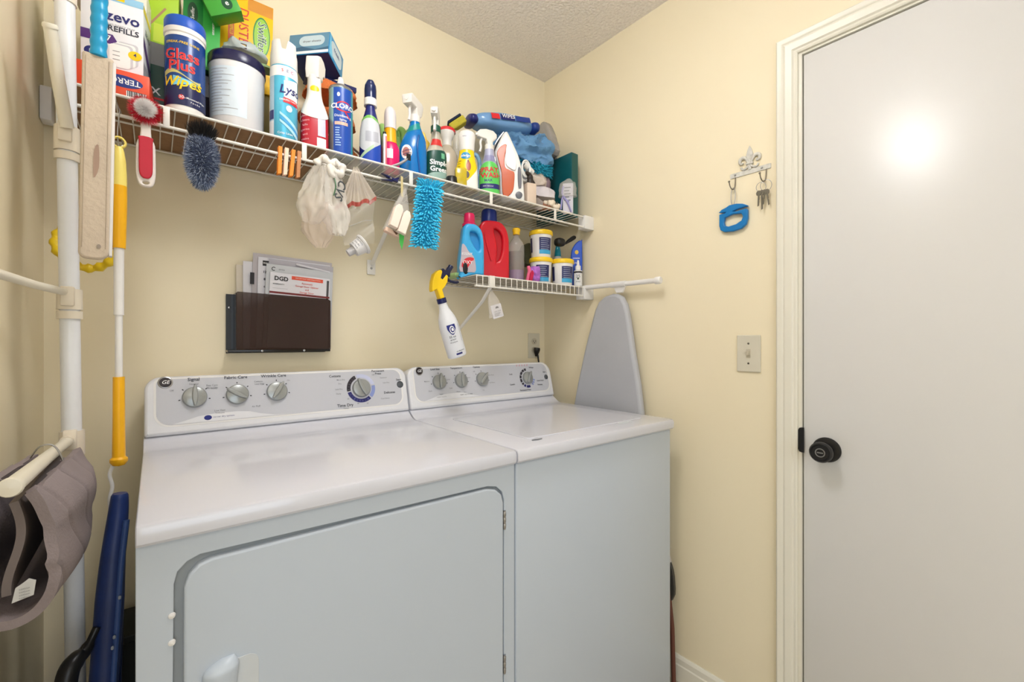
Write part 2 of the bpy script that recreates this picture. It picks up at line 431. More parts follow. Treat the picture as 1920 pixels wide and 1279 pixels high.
def console(parent, x0, x1, washer=False):
    Lh = .150
    c = shape('console', [rrect(x0 + .001, x1 - .001, .002, Lh, [.006, .006, .034, .034] if not washer else [.006, .006, .05, .034], 10)], .10, CPLAS, parent, o=Vector((0, 1.385, .967)) - CN * .10, right=X, up=CU, bev=.007)
    pl = rrect(x0 + .024, x1 - .024, .026, Lh - .008, [.03, .028, .026, .012] if not washer else [.03, .03, .034, .012], 8)
    xs = x0 + .024
    shape('panel_border', [rrect(x0 + .019, x1 - .019, .0215, Lh - .0045, [.034, .032, .03, .015], 8)], .0012, WHITE, c, o=Vector((0, 1.385, .967)) - CN * .0005, right=X, up=CU)
    p = shape('control_panel', [pl], .0014, CGREY, c, o=Vector((0, 1.385, .967)) - CN * .0003, right=X, up=CU)
    # white swoosh along the foot of the panel
    sw = [(xs + .030, .0265), (xs + .055, .033), (xs + .085, .042), (xs + .12, .046), (xs + .17, .047), (xs + .20, .044), (xs + .225, .036), (xs + .26, .029), (xs + .31, .0265)]
    flat('swoosh', sw, Vector((0, 1.385, .967)) + CN * .0015, X, CU, CPLAS, p)
    return c, p
def ctext(p, s, x, h, size, mat=GREYI, bold=.012, align='CENTER'):
    ftext(s, con(x, h) + CN * .0013, X, CU, size, mat, p, bold=bold, align=align)
def ringseg(p, x, h, r0, r1, a0, a1, mat):
    n = max(3, int(abs(a1 - a0) / 8)); A = [math.radians(a0 + (a1 - a0) * k / n) for k in range(n + 1)]
    pts = [(r1 * math.sin(a), r1 * math.cos(a)) for a in A] + [(r0 * math.sin(a), r0 * math.cos(a)) for a in A[::-1]]
    flat('dial_band', pts, con(x, h) + CN * .0014, X, CU, mat, p)

DK = M('band_black', (48, 42, 52), .5); DB = M('band_navy', (44, 44, 110), .5); LB = M('band_lilac', (196, 200, 226), .5); MB = M('band_blue', (136, 150, 204), .5)
# dryer
DX0, DX1 = -.0215, .6735
dr = thing('clothes_dryer', 'white front-loading clothes dryer nearest the camera with closed door and silver knobs', 'dryer', (0, 0, 0))
hole = [(.032, .30), (.032, .835), (.036, .852), (.048, .864), (.064, .870), (.59, .863), (.615, .857), (.632, .842), (.638, .822), (.638, .30)]
body_o = [(DX0, .02), (DX1, .02), (DX1, .9085), (DX0, .9085)]
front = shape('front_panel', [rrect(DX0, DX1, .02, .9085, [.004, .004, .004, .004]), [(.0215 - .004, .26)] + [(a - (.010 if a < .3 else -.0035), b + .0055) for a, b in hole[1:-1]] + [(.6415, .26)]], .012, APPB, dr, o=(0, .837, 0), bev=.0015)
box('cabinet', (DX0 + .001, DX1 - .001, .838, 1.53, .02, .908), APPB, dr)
box('plinth', (DX0 + .02, DX1 - .02, .85, 1.5, 0, .02), BLACK, dr)
box('inner_front', (.0, .66, .834, .838, .25, .90), M('recess_grey', (150, 156, 160), .5), dr)
hole2 = [(.6375, .262), (.6375, .822), (.632, .842), (.615, .857), (.59, .8635)] + [(.31, .866), (.068, .8665), (.052, .862), (.040, .850), (.034, .832), (.032, .262)]
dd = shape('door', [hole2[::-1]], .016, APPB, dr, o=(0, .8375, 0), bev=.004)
# door handle scoop
hd = Loft([(.600, .020, .004, .078, .822), (.640, .022, .014, .078, .819), (.690, .024, .016, .080, .818), (.700, .018, .012, .084, .819), (.7065, .008, .005, .090, .821)])
hd.mesh('handle', APPB, dd, seg=24)
shape('handle_recess', [rrect(.098, .132, .59, .698, [.006, .006, .016, .004])], .0012, M('recess_white', (205, 210, 214), .4), dd, o=(0, .8213, 0), bev=.0005)
for z in (.780, .440):
    h_ = lathe('hinge', [(0, -.022), (.0032, -.022), (.0032, .022), (0, .022)], METAL, dr, 12, (.6415, .8235, z))
    for k in (-.014, 0, .014): lathe('hinge_knuckle', [(.0034, -.005), (.0040, -.004), (.0040, .004), (.0034, .005)], METAL, h_, 12, (.6415, .8235, z + k))
for z in (.795, .755): lathe('catch_stud', [(0, 0), (.005, 0), (.004, .003), (0, .004)], WHITE, dr, 14, (.0195, .826, z), (0, -1, 0))
lid('top_panel', DX0, DX1, dr)
c, p = console(dr, DX0, DX1)
for x, a in ((.0803, 0), (.1748, -58), (.2715, 32)): dial(p, x, .092 if x < .2 else .0935, .0265, a)
badge(p, .0206, .134)
dial(p, .5137, .0868, .0285, -22, 'cycle_knob', ring=1.66)
for a0, a1, m in ((-100, -24, DK), (-18, 75, LB), (80, 134, MB), (140, 255, DB)): ringseg(p, .5137, .0868, .034, .0455, a0, a1, m)
for k in range(6): ringseg(p, .5137, .0868, .0365, .043, -95 + k * 12.5, -92 + k * 12.5, GREYI)
for k in range(8): ringseg(p, .5137, .0868, .0365, .043, 150 + k * 13, 153 + k * 13, MB)
lathe('start_button', [(0, 0), (.0115, 0), (.0115, .002), (.0095, .0035), (.008, .002), (0, .0045)], M('button_grey', (84, 88, 94), .25), p, 28, con(.6465, .091), CN)
for s, x, h, z in (('Signal', .0787, .1385, .0115), ('Fabric Care', .1725, .1392, .0115), ('Wrinkle Care', .2653, .1391, .0115), ('Cottons', .435, .1295, .0105), ('Permanent', .5735, .1405, .0098), ('Press', .5735, .1315, .0098), ('Delicates', .6066, .0666, .0105), ('Time Dry', .4595, .0365, .0125), ('Start', .643, .1075, .0095)): ctext(p, s, x, h, z, INK)
for s, x, h in (('Off', .033, .112), ('Normal', .079, .1265), ('Loud', .122, .113), ('Easy Care', .118, .121), ('More Dry', .1185, .114), ('Cottons', .226, .125), ('Less Dry', .228, .118), ('Low Heat', .134, .053), ('Delicate', .134, .046), ('Air Fluff', .218, .056), ('Off', .236, .116), ('On', .303, .124), ('More Dry', .452, .117), ('Dry', .448, .105), ('Less Dry', .444, .088), ('Damp', .442, .074), ('Optimum', .590, .117), ('Less Dry', .598, .100), ('Cool Down', .590, .048), ('Off', .556, .128), ('20', .47, .056), ('40', .50, .039), ('60', .53, .037), ('Timed', .461, .0275)): ctext(p, s, x, h, .0062, GREYI, .004)
lathe('logo', [(0, 0), (.0085, 0), (.0085, .0006), (0, .0006)], INKB, p, 24, con(.1077, .0365) + CN * .0015, CN, sy=.75)
ctext(p, 'sensor dry system', .118, .037, .0066, INKB, .004, 'LEFT')
# washer
WX0, WX1 = .6775, 1.358
wa = thing('clothes_washer', 'white top-loading clothes washer beside the dryer, lid closed', 'washing machine', (0, 0, 0))
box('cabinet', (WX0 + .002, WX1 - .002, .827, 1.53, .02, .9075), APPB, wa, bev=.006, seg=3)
box('plinth', (WX0 + .02, WX1 - .02, .85, 1.5, 0, .02), BLACK, wa)
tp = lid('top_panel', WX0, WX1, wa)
ld = shape('lid', [rrect(.772, 1.285, .888, 1.285, [.016, .016, .02, .02])], .0032, APPL, wa, o=(0, 0, .9405), right=X, up=Y, bev=.0014)
shape('lid_grip', [[(1.14, .874), (1.205, .872), (1.215, .879), (1.205, .885), (1.145, .886)]], .0012, M('recess_white', (205, 210, 214), .4), wa, o=(0, 0, .9408), right=X, up=Y)
shape('lid_latch', [[(.768, .868), (.784, .862), (.802, .866), (.806, .871), (.786, .876), (.772, .874)]], .0014, M('latch_grey', (120, 124, 132), .4), wa, o=(0, 0, .9408), right=X, up=Y)
c, p = console(wa, WX0, WX1, True)
for x, a in ((.797, 8), (.889, 6), (.985, 42)): dial(p, x, .0905, .0265, a)
badge(p, .7225, .1335)
dial(p, 1.215, .0835, .0255, 30, 'cycle_knob', ring=1.72)
for k, (a0, a1) in enumerate(((-18, -2), (-40, -22), (-66, -44), (-90, -70), (-116, -94), (-136, -122), (-158, -142), (-196, -164))): ringseg(p, 1.215, .0835, .031, .041, a0, a1, DK if k < 6 else DB)
for a0 in (100, 116, 132): ringseg(p, 1.215, .0835, .031, .041, a0, a0 + 10, MB)
lathe('start_button', [(0, 0), (.0105, 0), (.0105, .002), (.0085, .0035), (0, .0045)], M('button_grey', (84, 88, 94), .25), p, 28, con(1.3225, .083), CN)
for s, x, h, z in (('Load Size', .786, .1375, .0098), ('Temperature', .8755, .1385, .0098), ('Options', .966, .139, .0098), ('Start', 1.316, .105, .0088), ('Permanent Press', 1.195, .034, .0088), ('Soak', 1.13, .103, .0088), ('Whites', 1.245, .127, .0088), ('Casuals', 1.13, .061, .0088), ('Delicates', 1.28, .052, .0078), ('Quick Wash', 1.285, .069, .0078)): ctext(p, s, x, h, z, INK)
for s, x, h in (('Medium', .748, .095), ('Small', .757, .060), ('Super', .80, .046), ('Large', .836, .098), ('Cold', .842, .065), ('Warm', .872, .050), ('Hot', .90, .046), ('Auto', .925, .10), ('Off', .952, .122), ('Extra Rinse', 1.03, .105), ('2nd Rinse', 1.03, .075), ('On', .985, .048)): ctext(p, s, x, h, .0065, GREYI, .004)
for k in range(5):
    flat('indicator_mark', [(0, 0), (.004, 0), (.006, .008), (.002, .008)], con(1.165 + k * .014, .134) + CN * .0013, X, CU, M('mark_pink', (206, 150, 160), .5), p)
ctext(p, 'HEAVY DUTY', .80, .036, .0066, GREYI, .004); ctext(p, 'super capacity plus', .905, .0385, .0072, INK, .006)

# ------------------------------------------------------------------ wire shelves
def wire(name, pts, r, parent, seg=8): return tube(name, pts, r, WIRE, parent, seg)
sh = thing('wire_shelf', 'long white wire shelf along the back wall holding the cleaning supplies', 'shelf')
SX0, SX1, SY, SZ = -.150, 1.388, 1.25, 1.7215
wire('front_rail', [(SX0, SY, SZ - .0005), (SX1, SY, SZ - .0005)], .0032, sh, 10)
wire('lower_rail', [(SX0, SY, 1.679), (SX1, SY, 1.679)], .0036, sh, 10)
wire('middle_rail', [(SX0, 1.385, SZ - .0045), (1.44, 1.385, SZ - .0045)], .0026, sh)
wire('back_rail', [(SX0, YB - .018, SZ - .0045), (1.44, YB - .018, SZ - .0045)], .0026, sh)
w0 = None; x = SX0 + .008; k = 0
while x < SX1 - .004:
    if w0 is None:
        w0 = tube('deck_wire', [(0, SY, SZ), (0, YB - .012, SZ)], .0014, WIRE, sh, 6); w0.location.x = x
    else:
        q = w0.copy(); C.objects.link(q); q.location.x = x
    x += .0254
for x in (.0201, .3055, .6098, .9129, 1.2243): box('rail_tie', (x - .006, x + .006, SY - .0040, SY - .0015, 1.676, SZ + .001), WIRE, sh, bev=.0008)
eb = box('end_bracket', (1.392, XR - .0005, SY - .008, SY + .03, 1.672, 1.728), WHITE, sh, bev=.003)
box('end_bracket', (-.2095, -.188, 1.49, 1.53, 1.720, 1.800), WHITE, sh, bev=.004)
lathe('screw', [(0, 0), (.004, 0), (.003, .003), (0, .003)], METAL, eb, 14, (1.442, SY - .0, 1.728), (0, 0, 1))
lathe('end_cap', [(0, 0), (.006, 0), (.006, .004), (0, .005)], WHITE, sh, 14, (SX1 - .002, SY, 1.679), (1, 0, 0))
st = tube('support_strut', [(.601, 1.254, 1.684), (.601, 1.30, 1.652), (.601, 1.538, 1.475)], .0075, WIRE, sh, 8, flat=.35)
box('foot_plate', (.586, .616, 1.5425, 1.5495, 1.44, 1.492), WIRE, sh, bev=.002)
lathe('screw', [(0, 0), (.0045, 0), (.0035, .0025), (0, .003)], METAL, sh, 14, (.601, 1.5425, 1.462), (0, -1, 0))
# liners laid on the deck wires
tag(box('shelf_liner', (-.148, .365, 1.262, 1.54, SZ + .0016, SZ + .0032), M('brown_liner', (152, 116, 84), .8, var=(60, .15))), 'brown cardboard liner lying on the left part of the upper wire shelf', 'shelf liner')
tag(box('shelf_liner', (.368, 1.16, 1.262, 1.54, SZ + .0016, SZ + .0028), M('clear_liner', (205, 205, 200), .18, alpha=.5)), 'translucent plastic liner under the spray bottles on the upper shelf', 'shelf liner')
DECK = SZ + .0036
ls = thing('wire_shelf', 'short white wire shelf in the corner under the long one, holding detergent jugs', 'shelf')
LX0, LX1, LZ = .850, 1.388, 1.4275
wire('front_rail', [(LX0, SY, LZ), (LX1, SY, LZ)], .0028, ls)
wire('lower_rail', [(LX0 - .004, SY - .001, LZ - .036), (LX1, SY - .001, LZ - .036)], .0036, ls, 10)
wire('middle_rail', [(LX0, 1.40, LZ - .0044), (1.44, 1.40, LZ - .0044)], .0026, ls)
wire('back_rail', [(LX0, YB - .018, LZ - .0044), (1.44, YB - .018, LZ - .0044)], .0026, ls)
w0 = None
for k in range(22):
    x = LX0 + .002 + k * .02535
    if w0 is None:
        w0 = tube('deck_wire', [(0, SY - .003, LZ - .036), (0, SY - .003, LZ - .002), (0, SY, LZ + .001), (0, YB - .012, LZ + .001)], .0015, WIRE, ls, 6); w0.location.x = x
    else:
        q = w0.copy(); C.objects.link(q); q.location.x = x
box('end_bracket', (1.392, XR - .0005, SY - .006, SY + .028, LZ - .05, LZ + .004), WHITE, ls, bev=.003)
tube('support_strut', [(.915, 1.252, LZ - .034), (.913, 1.30, 1.345), (.912, 1.54, 1.195)], .0085, WIRE, ls, 8, flat=.4)
box('strut_clip', (.905, .927, SY - .0055, SY - .003, LZ - .038, LZ + .003), WIRE, ls, bev=.0006)
lathe('wall_clip', [(0, 0), (.007, 0), (.006, .008), (0, .01)], OFFW, ls, 14, (1.115, YB, 1.408), (0, -1, 0))
tag(box('shelf_liner', (LX0 + .004, LX1 - .004, SY + .008, YB - .012, LZ + .0026, LZ + .0036), M('wire_shade', (176, 166, 150), .5, alpha=.85)), 'added greyish sheet under the jugs standing in for dense wires and shadows', 'shelf liner')  # added sheet; its tone imitates close-set wires and the shadow between them
LDECK = LZ + .0037

# ------------------------------------------------------------------ right wall things
R_ = (0, -1, 0)
sp = thing('light_switch', 'almond toggle light switch plate on the wall left of the door', 'light switch')
pl = shape('cover_plate', [rrect(-.0352, .0352, -.0575, .0575, .003)], .006, M('almond', (214, 208, 190), .4), sp, o=(XR, .613, 1.1635), right=R_, bev=.002)
box('toggle', (XR - .015, XR - .005, .6085, .6175, 1.158, 1.171), M('almond_dark', (196, 188, 168), .4), sp, bev=.0015)
box('toggle_slot', (XR - .0067, XR - .0055, .6065, .6195, 1.150, 1.177), M('almond_dark', (196, 188, 168), .4), sp)
for z in (-.031, .031): lathe('screw', [(0, 0), (.0032, 0), (.0025, .0016), (0, .002)], M('screw_dark', (96, 88, 78), .4), sp, 12, (XR - .006, .613, 1.1635 + z), (-1, 0, 0))
# hook rack with fleur-de-lis
ironw = M('chipped_white_metal', (222, 219, 210), .5, bump=(200, .5), var=(90, .25))
rk = thing('key_hook_rack', 'small chipped white metal hook rack topped by a fleur-de-lis on the right wall', 'hook rack')
bar = shape('back_bar', [rrect(-.061, .061, -.0075, .0075, .002)], .003, ironw, rk, o=(XR - .0, .61, 1.733), right=R_, bev=.0006)
for y in (-.045, .035): lathe('screw', [(0, 0), (.0036, 0), (.0028, .002), (0, .002)], METAL, rk, 12, (XR - .003, .61 - y, 1.733), (-1, 0, 0))
petal = [(0, .080), (-.006, .068), (-.010, .054), (-.009, .040), (-.004, .026), (.004, .026), (.009, .040), (.010, .054), (.006, .068)]
shape('centre_petal', [petal], .005, ironw, rk, o=(XR - .001, .61, 1.733), right=R_, bev=.0015)
for s in (1, -1):
    pts = [(s * .004, .026), (s * .008, .037), (s * .014, .045), (s * .022, .047), (s * .029, .042), (s * .029, .033), (s * .024, .029), (s * .020, .032)]
    tube('side_petal', curvepts([(XR - .004, .61 - a, 1.733 + b) for a, b in pts], 5), [.0035 + .002 * math.sin(PI * min(1, k / 30)) for k in range(36)], ironw, rk, 8)
    pts = [(s * .003, .020), (s * .009, .013), (s * .018, .010), (s * .024, .014), (s * .025, .018)]
    tube('foot_scroll', curvepts([(XR - .004, .61 - a, 1.733 + b) for a, b in pts], 5), .0032, ironw, rk, 8)
box('collar', (XR - .008, XR - .001, .599, .621, 1.755, 1.760), ironw, rk, bev=.001)
box('stem', (XR - .005, XR - .001, .605, .615, 1.738, 1.757), ironw, rk, bev=.001)
rust = M('worn_hook', (150, 140, 124), .5, metal=.4, var=(120, .4))
for y in (.660, .568):
    tube('hook', curvepts([(XR - .003, y - .006, 1.726), (XR - .003, y - .005, 1.702), (XR - .006, y - .003, 1.690), (XR - .014, y, 1.688), (XR - .022, y + .002, 1.696), (XR - .026, y + .003, 1.708)], 5), .0017, rust, rk, 8)
    blob('hook_tip', (XR - .027, y + .003, 1.710), (.003, .003, .003), rust, rk, 0, 1, 0, 2)
bx = thing('box_cutter', 'blue plastic loop-handled bag cutter hanging from the left wall hook', 'cutter')
cbl = M('cutter_blue', (10, 120, 190), .35)
outer = [(-.044, .018), (-.044, -.020), (-.040, -.034), (-.028, -.042), (.0, -.045), (.026, -.041), (.040, -.030), (.045, -.012), (.045, .014), (.040, .019), (.012, .0165), (-.002, .019), (.012, .0225), (.046, .025), (.044, .028), (.030, .036), (.010, .041), (-.012, .041), (-.022, .036), (-.036, .032), (-.046, .024), (-.040, .0225), (-.022, .021), (-.026, .0185)]
shape('handle', [outer, [(-.026, .004), (-.029, -.010), (-.026, -.022), (-.014, -.027), (.010, -.024), (.026, -.016), (.031, -.004), (.026, .006), (.0, .010)]], .012, cbl, bx, o=(XR - .003, .657, 1.598), right=R_, bev=.0025)
tube('hanging_ring', [(XR - .012 + .001 * math.sin(a), .657 + .007 * math.cos(a), 1.664 + .028 * math.sin(a)) for a in [k * PI / 12 for k in range(24)]], .0011, METAL, bx, 6, closed=True)
for s in (1, -1): flat('blade', [(-.024 * s, .0195), (-.036 * s, .0245), (-.044 * s, .0265)][::(1 if s > 0 else -1)], (XR - .0035, .657, 1.598), R_, Z, METAL, bx, off=.006)
ky = thing('key_bunch', 'small bunch of keys on two thin rings on the right wall hook', 'keys')
for y, z, r in ((.574, 1.672, .014), (.560, 1.674, .016)):
    tube('key_ring', [(XR - .010 - .004 * math.sin(a), y + r * math.cos(a), z + r * math.sin(a)) for a in [k * PI / 14 for k in range(28)]], .0007, METAL, ky, 6, closed=True)
kmat = M('dull_key', (120, 116, 106), .35, metal=.9)
for y, t, L in ((.577, -.04, .048), (.570, .03, .060), (.562, -.10, .046), (.557, .14, .050)):
    u = Vector((0, math.sin(t), math.cos(t)))
    out = oval(0, -.008, .0075, .009, 16, PI * 1.75 + .2, PI * 1.25 - .2 + 0) if False else [(-.002, -L), (.002, -L + .002), (.0025, -.034), (.0015, -.031), (.0025, -.028), (.002, -.017), (.006, -.014), (.0075, -.008), (.005, -.002), (0, 0), (-.005, -.002), (-.0075, -.008), (-.006, -.014), (-.002, -.017)]
    shape('key', [out], .002, kmat, ky, o=(XR - .012 - (y - .55) * .2, y, 1.661), right=Vector(R_) * math.cos(t) + Z * math.sin(t), up=Z * math.cos(t) - Vector(R_) * math.sin(t))
# ironing board and its hanger
ib = thing('ironing_board', 'grey-covered ironing board hanging nose-up in the gap beside the washer', 'ironing board')
L_ = [(1.102, 1.388), (1.140, 1.380), (1.170, 1.360), (1.190, 1.325), (1.202, 1.29), (1.2397, 1.18), (1.2845, 1.021), (1.3059, .928), (1.335, .75), (1.345, .12), (.935, .12), (.938, .75), (.9655, .9368), (.9793, 1.0438), (1.0027, 1.162), (1.0267, 1.303), (1.038, 1.345), (1.056, 1.374), (1.080, 1.386)]
bcov = M('grey_board_cover', (182, 184, 190), .6, metal=.1, bump=(14, .25, .01), var=(5, .06))
shape('padded_cover', [[(-a, b) for a, b in L_]], .030, bcov, ib, o=(1.418, 0, 0), right=R_, bev=.012)
box('board_core', (1.4175, 1.422, 1.02, 1.28, .12, 1.0), METAL, ib)
hg = thing('board_hanger', 'white rod with a round cap and hanging tab over the ironing board', 'hanger')
tube('rod', [(1.403, 1.262, 1.427), (1.403, .91, 1.420)], .0095, WHITE, hg, 16)
lathe('end_cap', [(0, -.004), (.0125, -.004), (.0135, 0), (.0135, .014), (.011, .018), (0, .018)], WHITE, hg, 24, (1.403, .912, 1.420), (0, -1, 0))
tube('sleeve', [(1.403, 1.115, 1.424), (1.403, 1.045, 1.4227)], .0118, WHITE, hg, 16)
shape('tab', [[(-.105 - 1.0, .0), (-.046 - 1.0, .0), (-.056 - 1.0, -.024), (-.062 - 1.0, -.0335), (-.090 - 1.0, -.0335), (-.096 - 1.0, -.024)]], .010, WHITE, hg, o=(1.412, 0, 1.424), right=R_, bev=.002)
shape('end_plate', [[(-1.30, .014), (-1.25, .012), (-1.246, -.004), (-1.262, -.020), (-1.275, -.045), (-1.30, -.045)]], .012, WHITE, hg, o=(1.412, 0, 1.424), right=R_, bev=.003)
# outlet
ou = thing('power_outlet', 'almond duplex outlet with a black plug in its lower socket above the washer', 'outlet')
shape('cover_plate', [rrect(-.035, .035, -.0575, .0575, .003)], .005, M('almond', (214, 208, 190), .4), ou, o=(1.380, YB, 1.182), bev=.0018)
for z in (.020, -.020):
    f = shape('socket', [oval(0, 0, .0165, .0145, 24)], .002, M('almond_dark', (196, 188, 168), .4), ou, o=(1.380, YB - .005, 1.182 + z))
    if z > 0:
        for xx in (-.0063, .0063): box('slot', (1.380 + xx - .001, 1.380 + xx + .001, YB - .0077, YB - .007, 1.199, 1.208), INK, f)
        lathe('ground_hole', [(0, 0), (.0024, 0), (.0024, .0007), (0, .0007)], INK, f, 12, (1.380, YB - .007, 1.1955), (0, -1, 0))
pg = thing('plug_and_cable', 'black three-prong plug and cord running down behind the washer', 'power cord')
Loft([(0, .014, .012), (.008, .016, .014), (.020, .013, .012), (.034, .007, .007), (.040, .005, .005)]).mesh('plug', BLACK, pg, 20)
pg.location = (1.383, YB - .022, 1.172); pg.rotation_euler = (PI + .15, 0, 0)
cord = tube('cord', curvepts([(1.383, YB - .026, 1.140), (1.388, YB - .028, 1.10), (1.392, YB - .024, 1.05), (1.40, YB - .02, .9), (1.40, YB - .02, .5)], 6), .0038, BLACK, None, 8)
cord.parent = pg; bpy.context.view_layer.update(); cord.matrix_parent_inverse = pg.matrix_world.inverted()
# ------------------------------------------------------------------ things on the upper shelf
def P_(key, rgb, rough=.35, **k): return M(key, rgb, rough, **k)
def face(x, y): return -math.atan2(x, y)          # turns a local -y front towards the room's middle
def cyl(r, h, base=0, neck=None): return Loft([(base, r * .97, r * .97), (base + .003, r, r), (h - .002, r, r), (h, r * .98, r * .98)], smooth=False)
def lines(L, root, th, z0, n, dz, w, mat, h=.0012, jit=True):
    for i in range(n):
        ww = w * (random.uniform(.55, 1) if jit else 1)
        L.patch('print_line', th, th + ww, z0 - i * dz - h, z0 - i * dz, mat, root, nu=6, nv=1)
def boxthing(name, label, cat, w, d, h, loc, rz, mats, rot=None, bev=.0012):
    """carton: body + face panels given as dict side->material"""
    t = thing(name, label, cat, loc, rz, rot=rot)
    b = box('carton', (-w / 2, w / 2, -d / 2, d / 2, 0, h), mats['body'], t, bev=bev)
    fr = {'front': ((0, -d / 2, 0), X, Z, w), 'right': ((w / 2, 0, 0), Y, Z, d), 'left': ((-w / 2, 0, 0), -Y, Z, d), 'bottom': ((0, 0, 0), X, -Y, w), 'top': ((0, 0, h), X, Y, w)}
    return t, b, fr
def panel(b, fr, side, x0, x1, z0, z1, mat, name='print_panel', off=.0003):
    o, r, u, w_ = fr[side]
    return flat(name, [(x0, z0), (x1, z0), (x1, z1), (x0, z1)], o, r, u, mat, b, off)
def poly(b, fr, side, pts, mat, name='print_shape', off=.0005):
    o, r, u, w_ = fr[side]; return flat(name, pts, o, r, u, mat, b, off)
def wtext(b, fr, side, s, x, z, size, mat, bold=.015, shear=0, off=.0009, rot=0):
    o, r, u, w_ = fr[side]; rr = r * math.cos(rot) + u * math.sin(rot); uu = u * math.cos(rot) - r * math.sin(rot)
    ftext(s, Vector(o) + r * x + u * z, rr, uu, size, mat, b, bold, shear, off)

ORA = P_('box_orange', (226, 78, 44)); PUR = P_('print_purple', (84, 44, 122)); NVP = P_('print_navy', (34, 40, 112)); YP = P_('print_yellow', (246, 208, 20))
SKY = P_('print_sky', (150, 200, 232)); CARTW = P_('carton_white', (234, 234, 240)); PBLK = P_('print_black', (34, 32, 36))
t, b, fr = boxthing('trap_box', 'orange-red flat carton lying upside down under the white refills box', 'box', .150, .10, .062, (-.080, 1.325, DECK), -.08, {'body': ORA})
poly(b, fr, 'front', oval(.030, .038, .034, .013, 28), P_('print_blue', (36, 54, 130)))
wtext(b, fr, 'front', 'TERRO', .034, .039, .0165, WHI, rot=PI)
panel(b, fr, 'front', .036, .070, .004, .020, WHI, 'barcode')
for i in range(11): panel(b, fr, 'front', .038 + i * .0028, .0392 + i * .0028 + (.0006 if i % 3 else 0), .008, .021, PBLK, 'bar', .0008)
panel(b, fr, 'front', -.075, -.055, .010, .045, PBLK)
t, b, fr = boxthing('refill_box', 'white insect trap refills carton with purple band, standing on the orange box', 'box', .105, .085, .178, (-.066, 1.352, DECK + .0632), -.14, {'body': CARTW})
wtext(b, fr, 'front', 'zevo', .017, .128, .031, NVP, bold=.02)
wtext(b, fr, 'front', 'REFILLS', .018, .101, .0165, P_('print_slate', (50, 54, 74)), bold=.02)
wtext(b, fr, 'front', 'FLYING INSECT TRAP', .01, .109, .0058, GREYI, bold=.0)
poly(b, fr, 'front', [(-.0525, .066), (.012, .066), (.0, .087), (-.0525, .087)], PUR)
wtext(b, fr, 'front', '24/7', -.018, .077, .017, WHI)
panel(b, fr, 'front', -.0525, .0525, .162, .178, SKY)
panel(b, fr, 'front', -.0525, .020, .1655, .178, YP, off=.0006); wtext(b, fr, 'front', '4 PACK', -.010, .172, .011, NVP)
dvm = P_('print_device', (206, 206, 214))
for i in range(4): poly(b, fr, 'front', rrect(-.006 + i * .0045, .030 + i * .0045, .018 + i * .003, .068 + i * .003, .007), dvm if i % 2 else WHI, off=.0012 - i * .0002)
for zz in (.052, .043, .034): panel(b, fr, 'front', 0, .012, zz, zz + .0012, GREYI, off=.0015)
poly(b, fr, 'front', oval(.038, .052, .012, .010), YP, off=.0015); wtext(b, fr, 'front', '4', .038, .053, .011, NVP, off=.0018)
poly(b, fr, 'front', oval(-.036, .040, .011, .011), NVP); wtext(b, fr, 'front', '8', -.036, .040, .012, WHI)
poly(b, fr, 'right', [(-.0425, .080), (.0425, .035), (.0425, .062), (-.0425, .104)], PUR)
wtext(b, fr, 'right', 'zevo', .0, .125, .026, NVP); panel(b, fr, 'right', -.0425, .0425, .158, .172, YP)
panel(b, fr, 'right', -.0425, .0425, 0, .045, P_('print_grey', (176, 176, 184)))
t, b, fr = boxthing('storage_box', 'white closed carton tucked on top of the refills box at the top left', 'box', .13, .07, .05, (-.075, 1.385, DECK + .2415), -.12, {'body': P_('carton_cream', (232, 222, 206))})
wtext(b, fr, 'front', 'FAMILY SIZE', 0, .025, .012, GREYI)
t, b, fr = boxthing('bag_box', 'tall dark green narrow carton with a white X between refills box and wipes', 'box', .05, .08, .205, (.0135, 1.425, DECK), -.05, {'body': P_('carton_green_dark', (14, 70, 60))})
wtext(b, fr, 'front', 'X', -.010, .085, .026, WHI); panel(b, fr, 'front', -.025, .025, .150, .204, P_('print_grey2', (140, 140, 140))); panel(b, fr, 'front', -.025, .025, .066, .071, REDI)
wtext(b, fr, 'front', 'STRONG', -.003, .050, .007, GREYI); wtext(b, fr, 'front', '30 bags', -.003, .035, .007, GREYI)
# wipes canister
t = thing('wipes_canister', 'navy glass-wipes canister with bright blue lid, second item of the front row', 'canister', (.057, 1.322, DECK), face(.057, 1.322) - .10)
L = Loft([(0, .0385, .0385), (.004, .0395, .0395), (.205, .0395, .0395), (.210, .038, .038)], smooth=False)
L.mesh('body', P_('canister_white', (236, 234, 230)), t)
L.patch('label', -PI, PI, .026, .188, P_('wrap_blue', (22, 66, 138), .25), t, nu=48, nv=10)
L.patch('label_band', -PI, PI, .026, .072, P_('wrap_navy', (28, 34, 82), .25), t, off=.0008, nu=48, nv=4)
lathe('lid', [(0, .206), (.040, .206), (.0412, .210), (.0412, .230), (.039, .236), (.020, .240), (0, .240)], P_('lid_blue', (20, 84, 190)), t, 40)
lathe('lid_ring', [(.0402, .196), (.0418, .198), (.0418, .2085), (.040, .2095)], WHITE, t, 40)
for s, z, sz in (('Glass', .142, .033), ('Plus', .116, .033)):
    L.text(s, -.08, z, sz, WHI, t, off=.0014, bold=.07); L.text(s, -.08, z, sz, REDI, t, off=.0022, bold=.02)
L.text('STREAK-FREE SHINE', -.05, .171, .0078, YP, t, off=.0015)
L.text('Wipes', -.12, .079, .031, YP, t, off=.0018, bold=.02, shear=.25)
L.patch('label_wave', -1.1, .9, lambda q: .092 + .008 * math.sin(q * 5), lambda q: .099 + .010 * math.sin(q * 5 + .5), P_('print_gold', (204, 196, 120)), t, off=.0011)
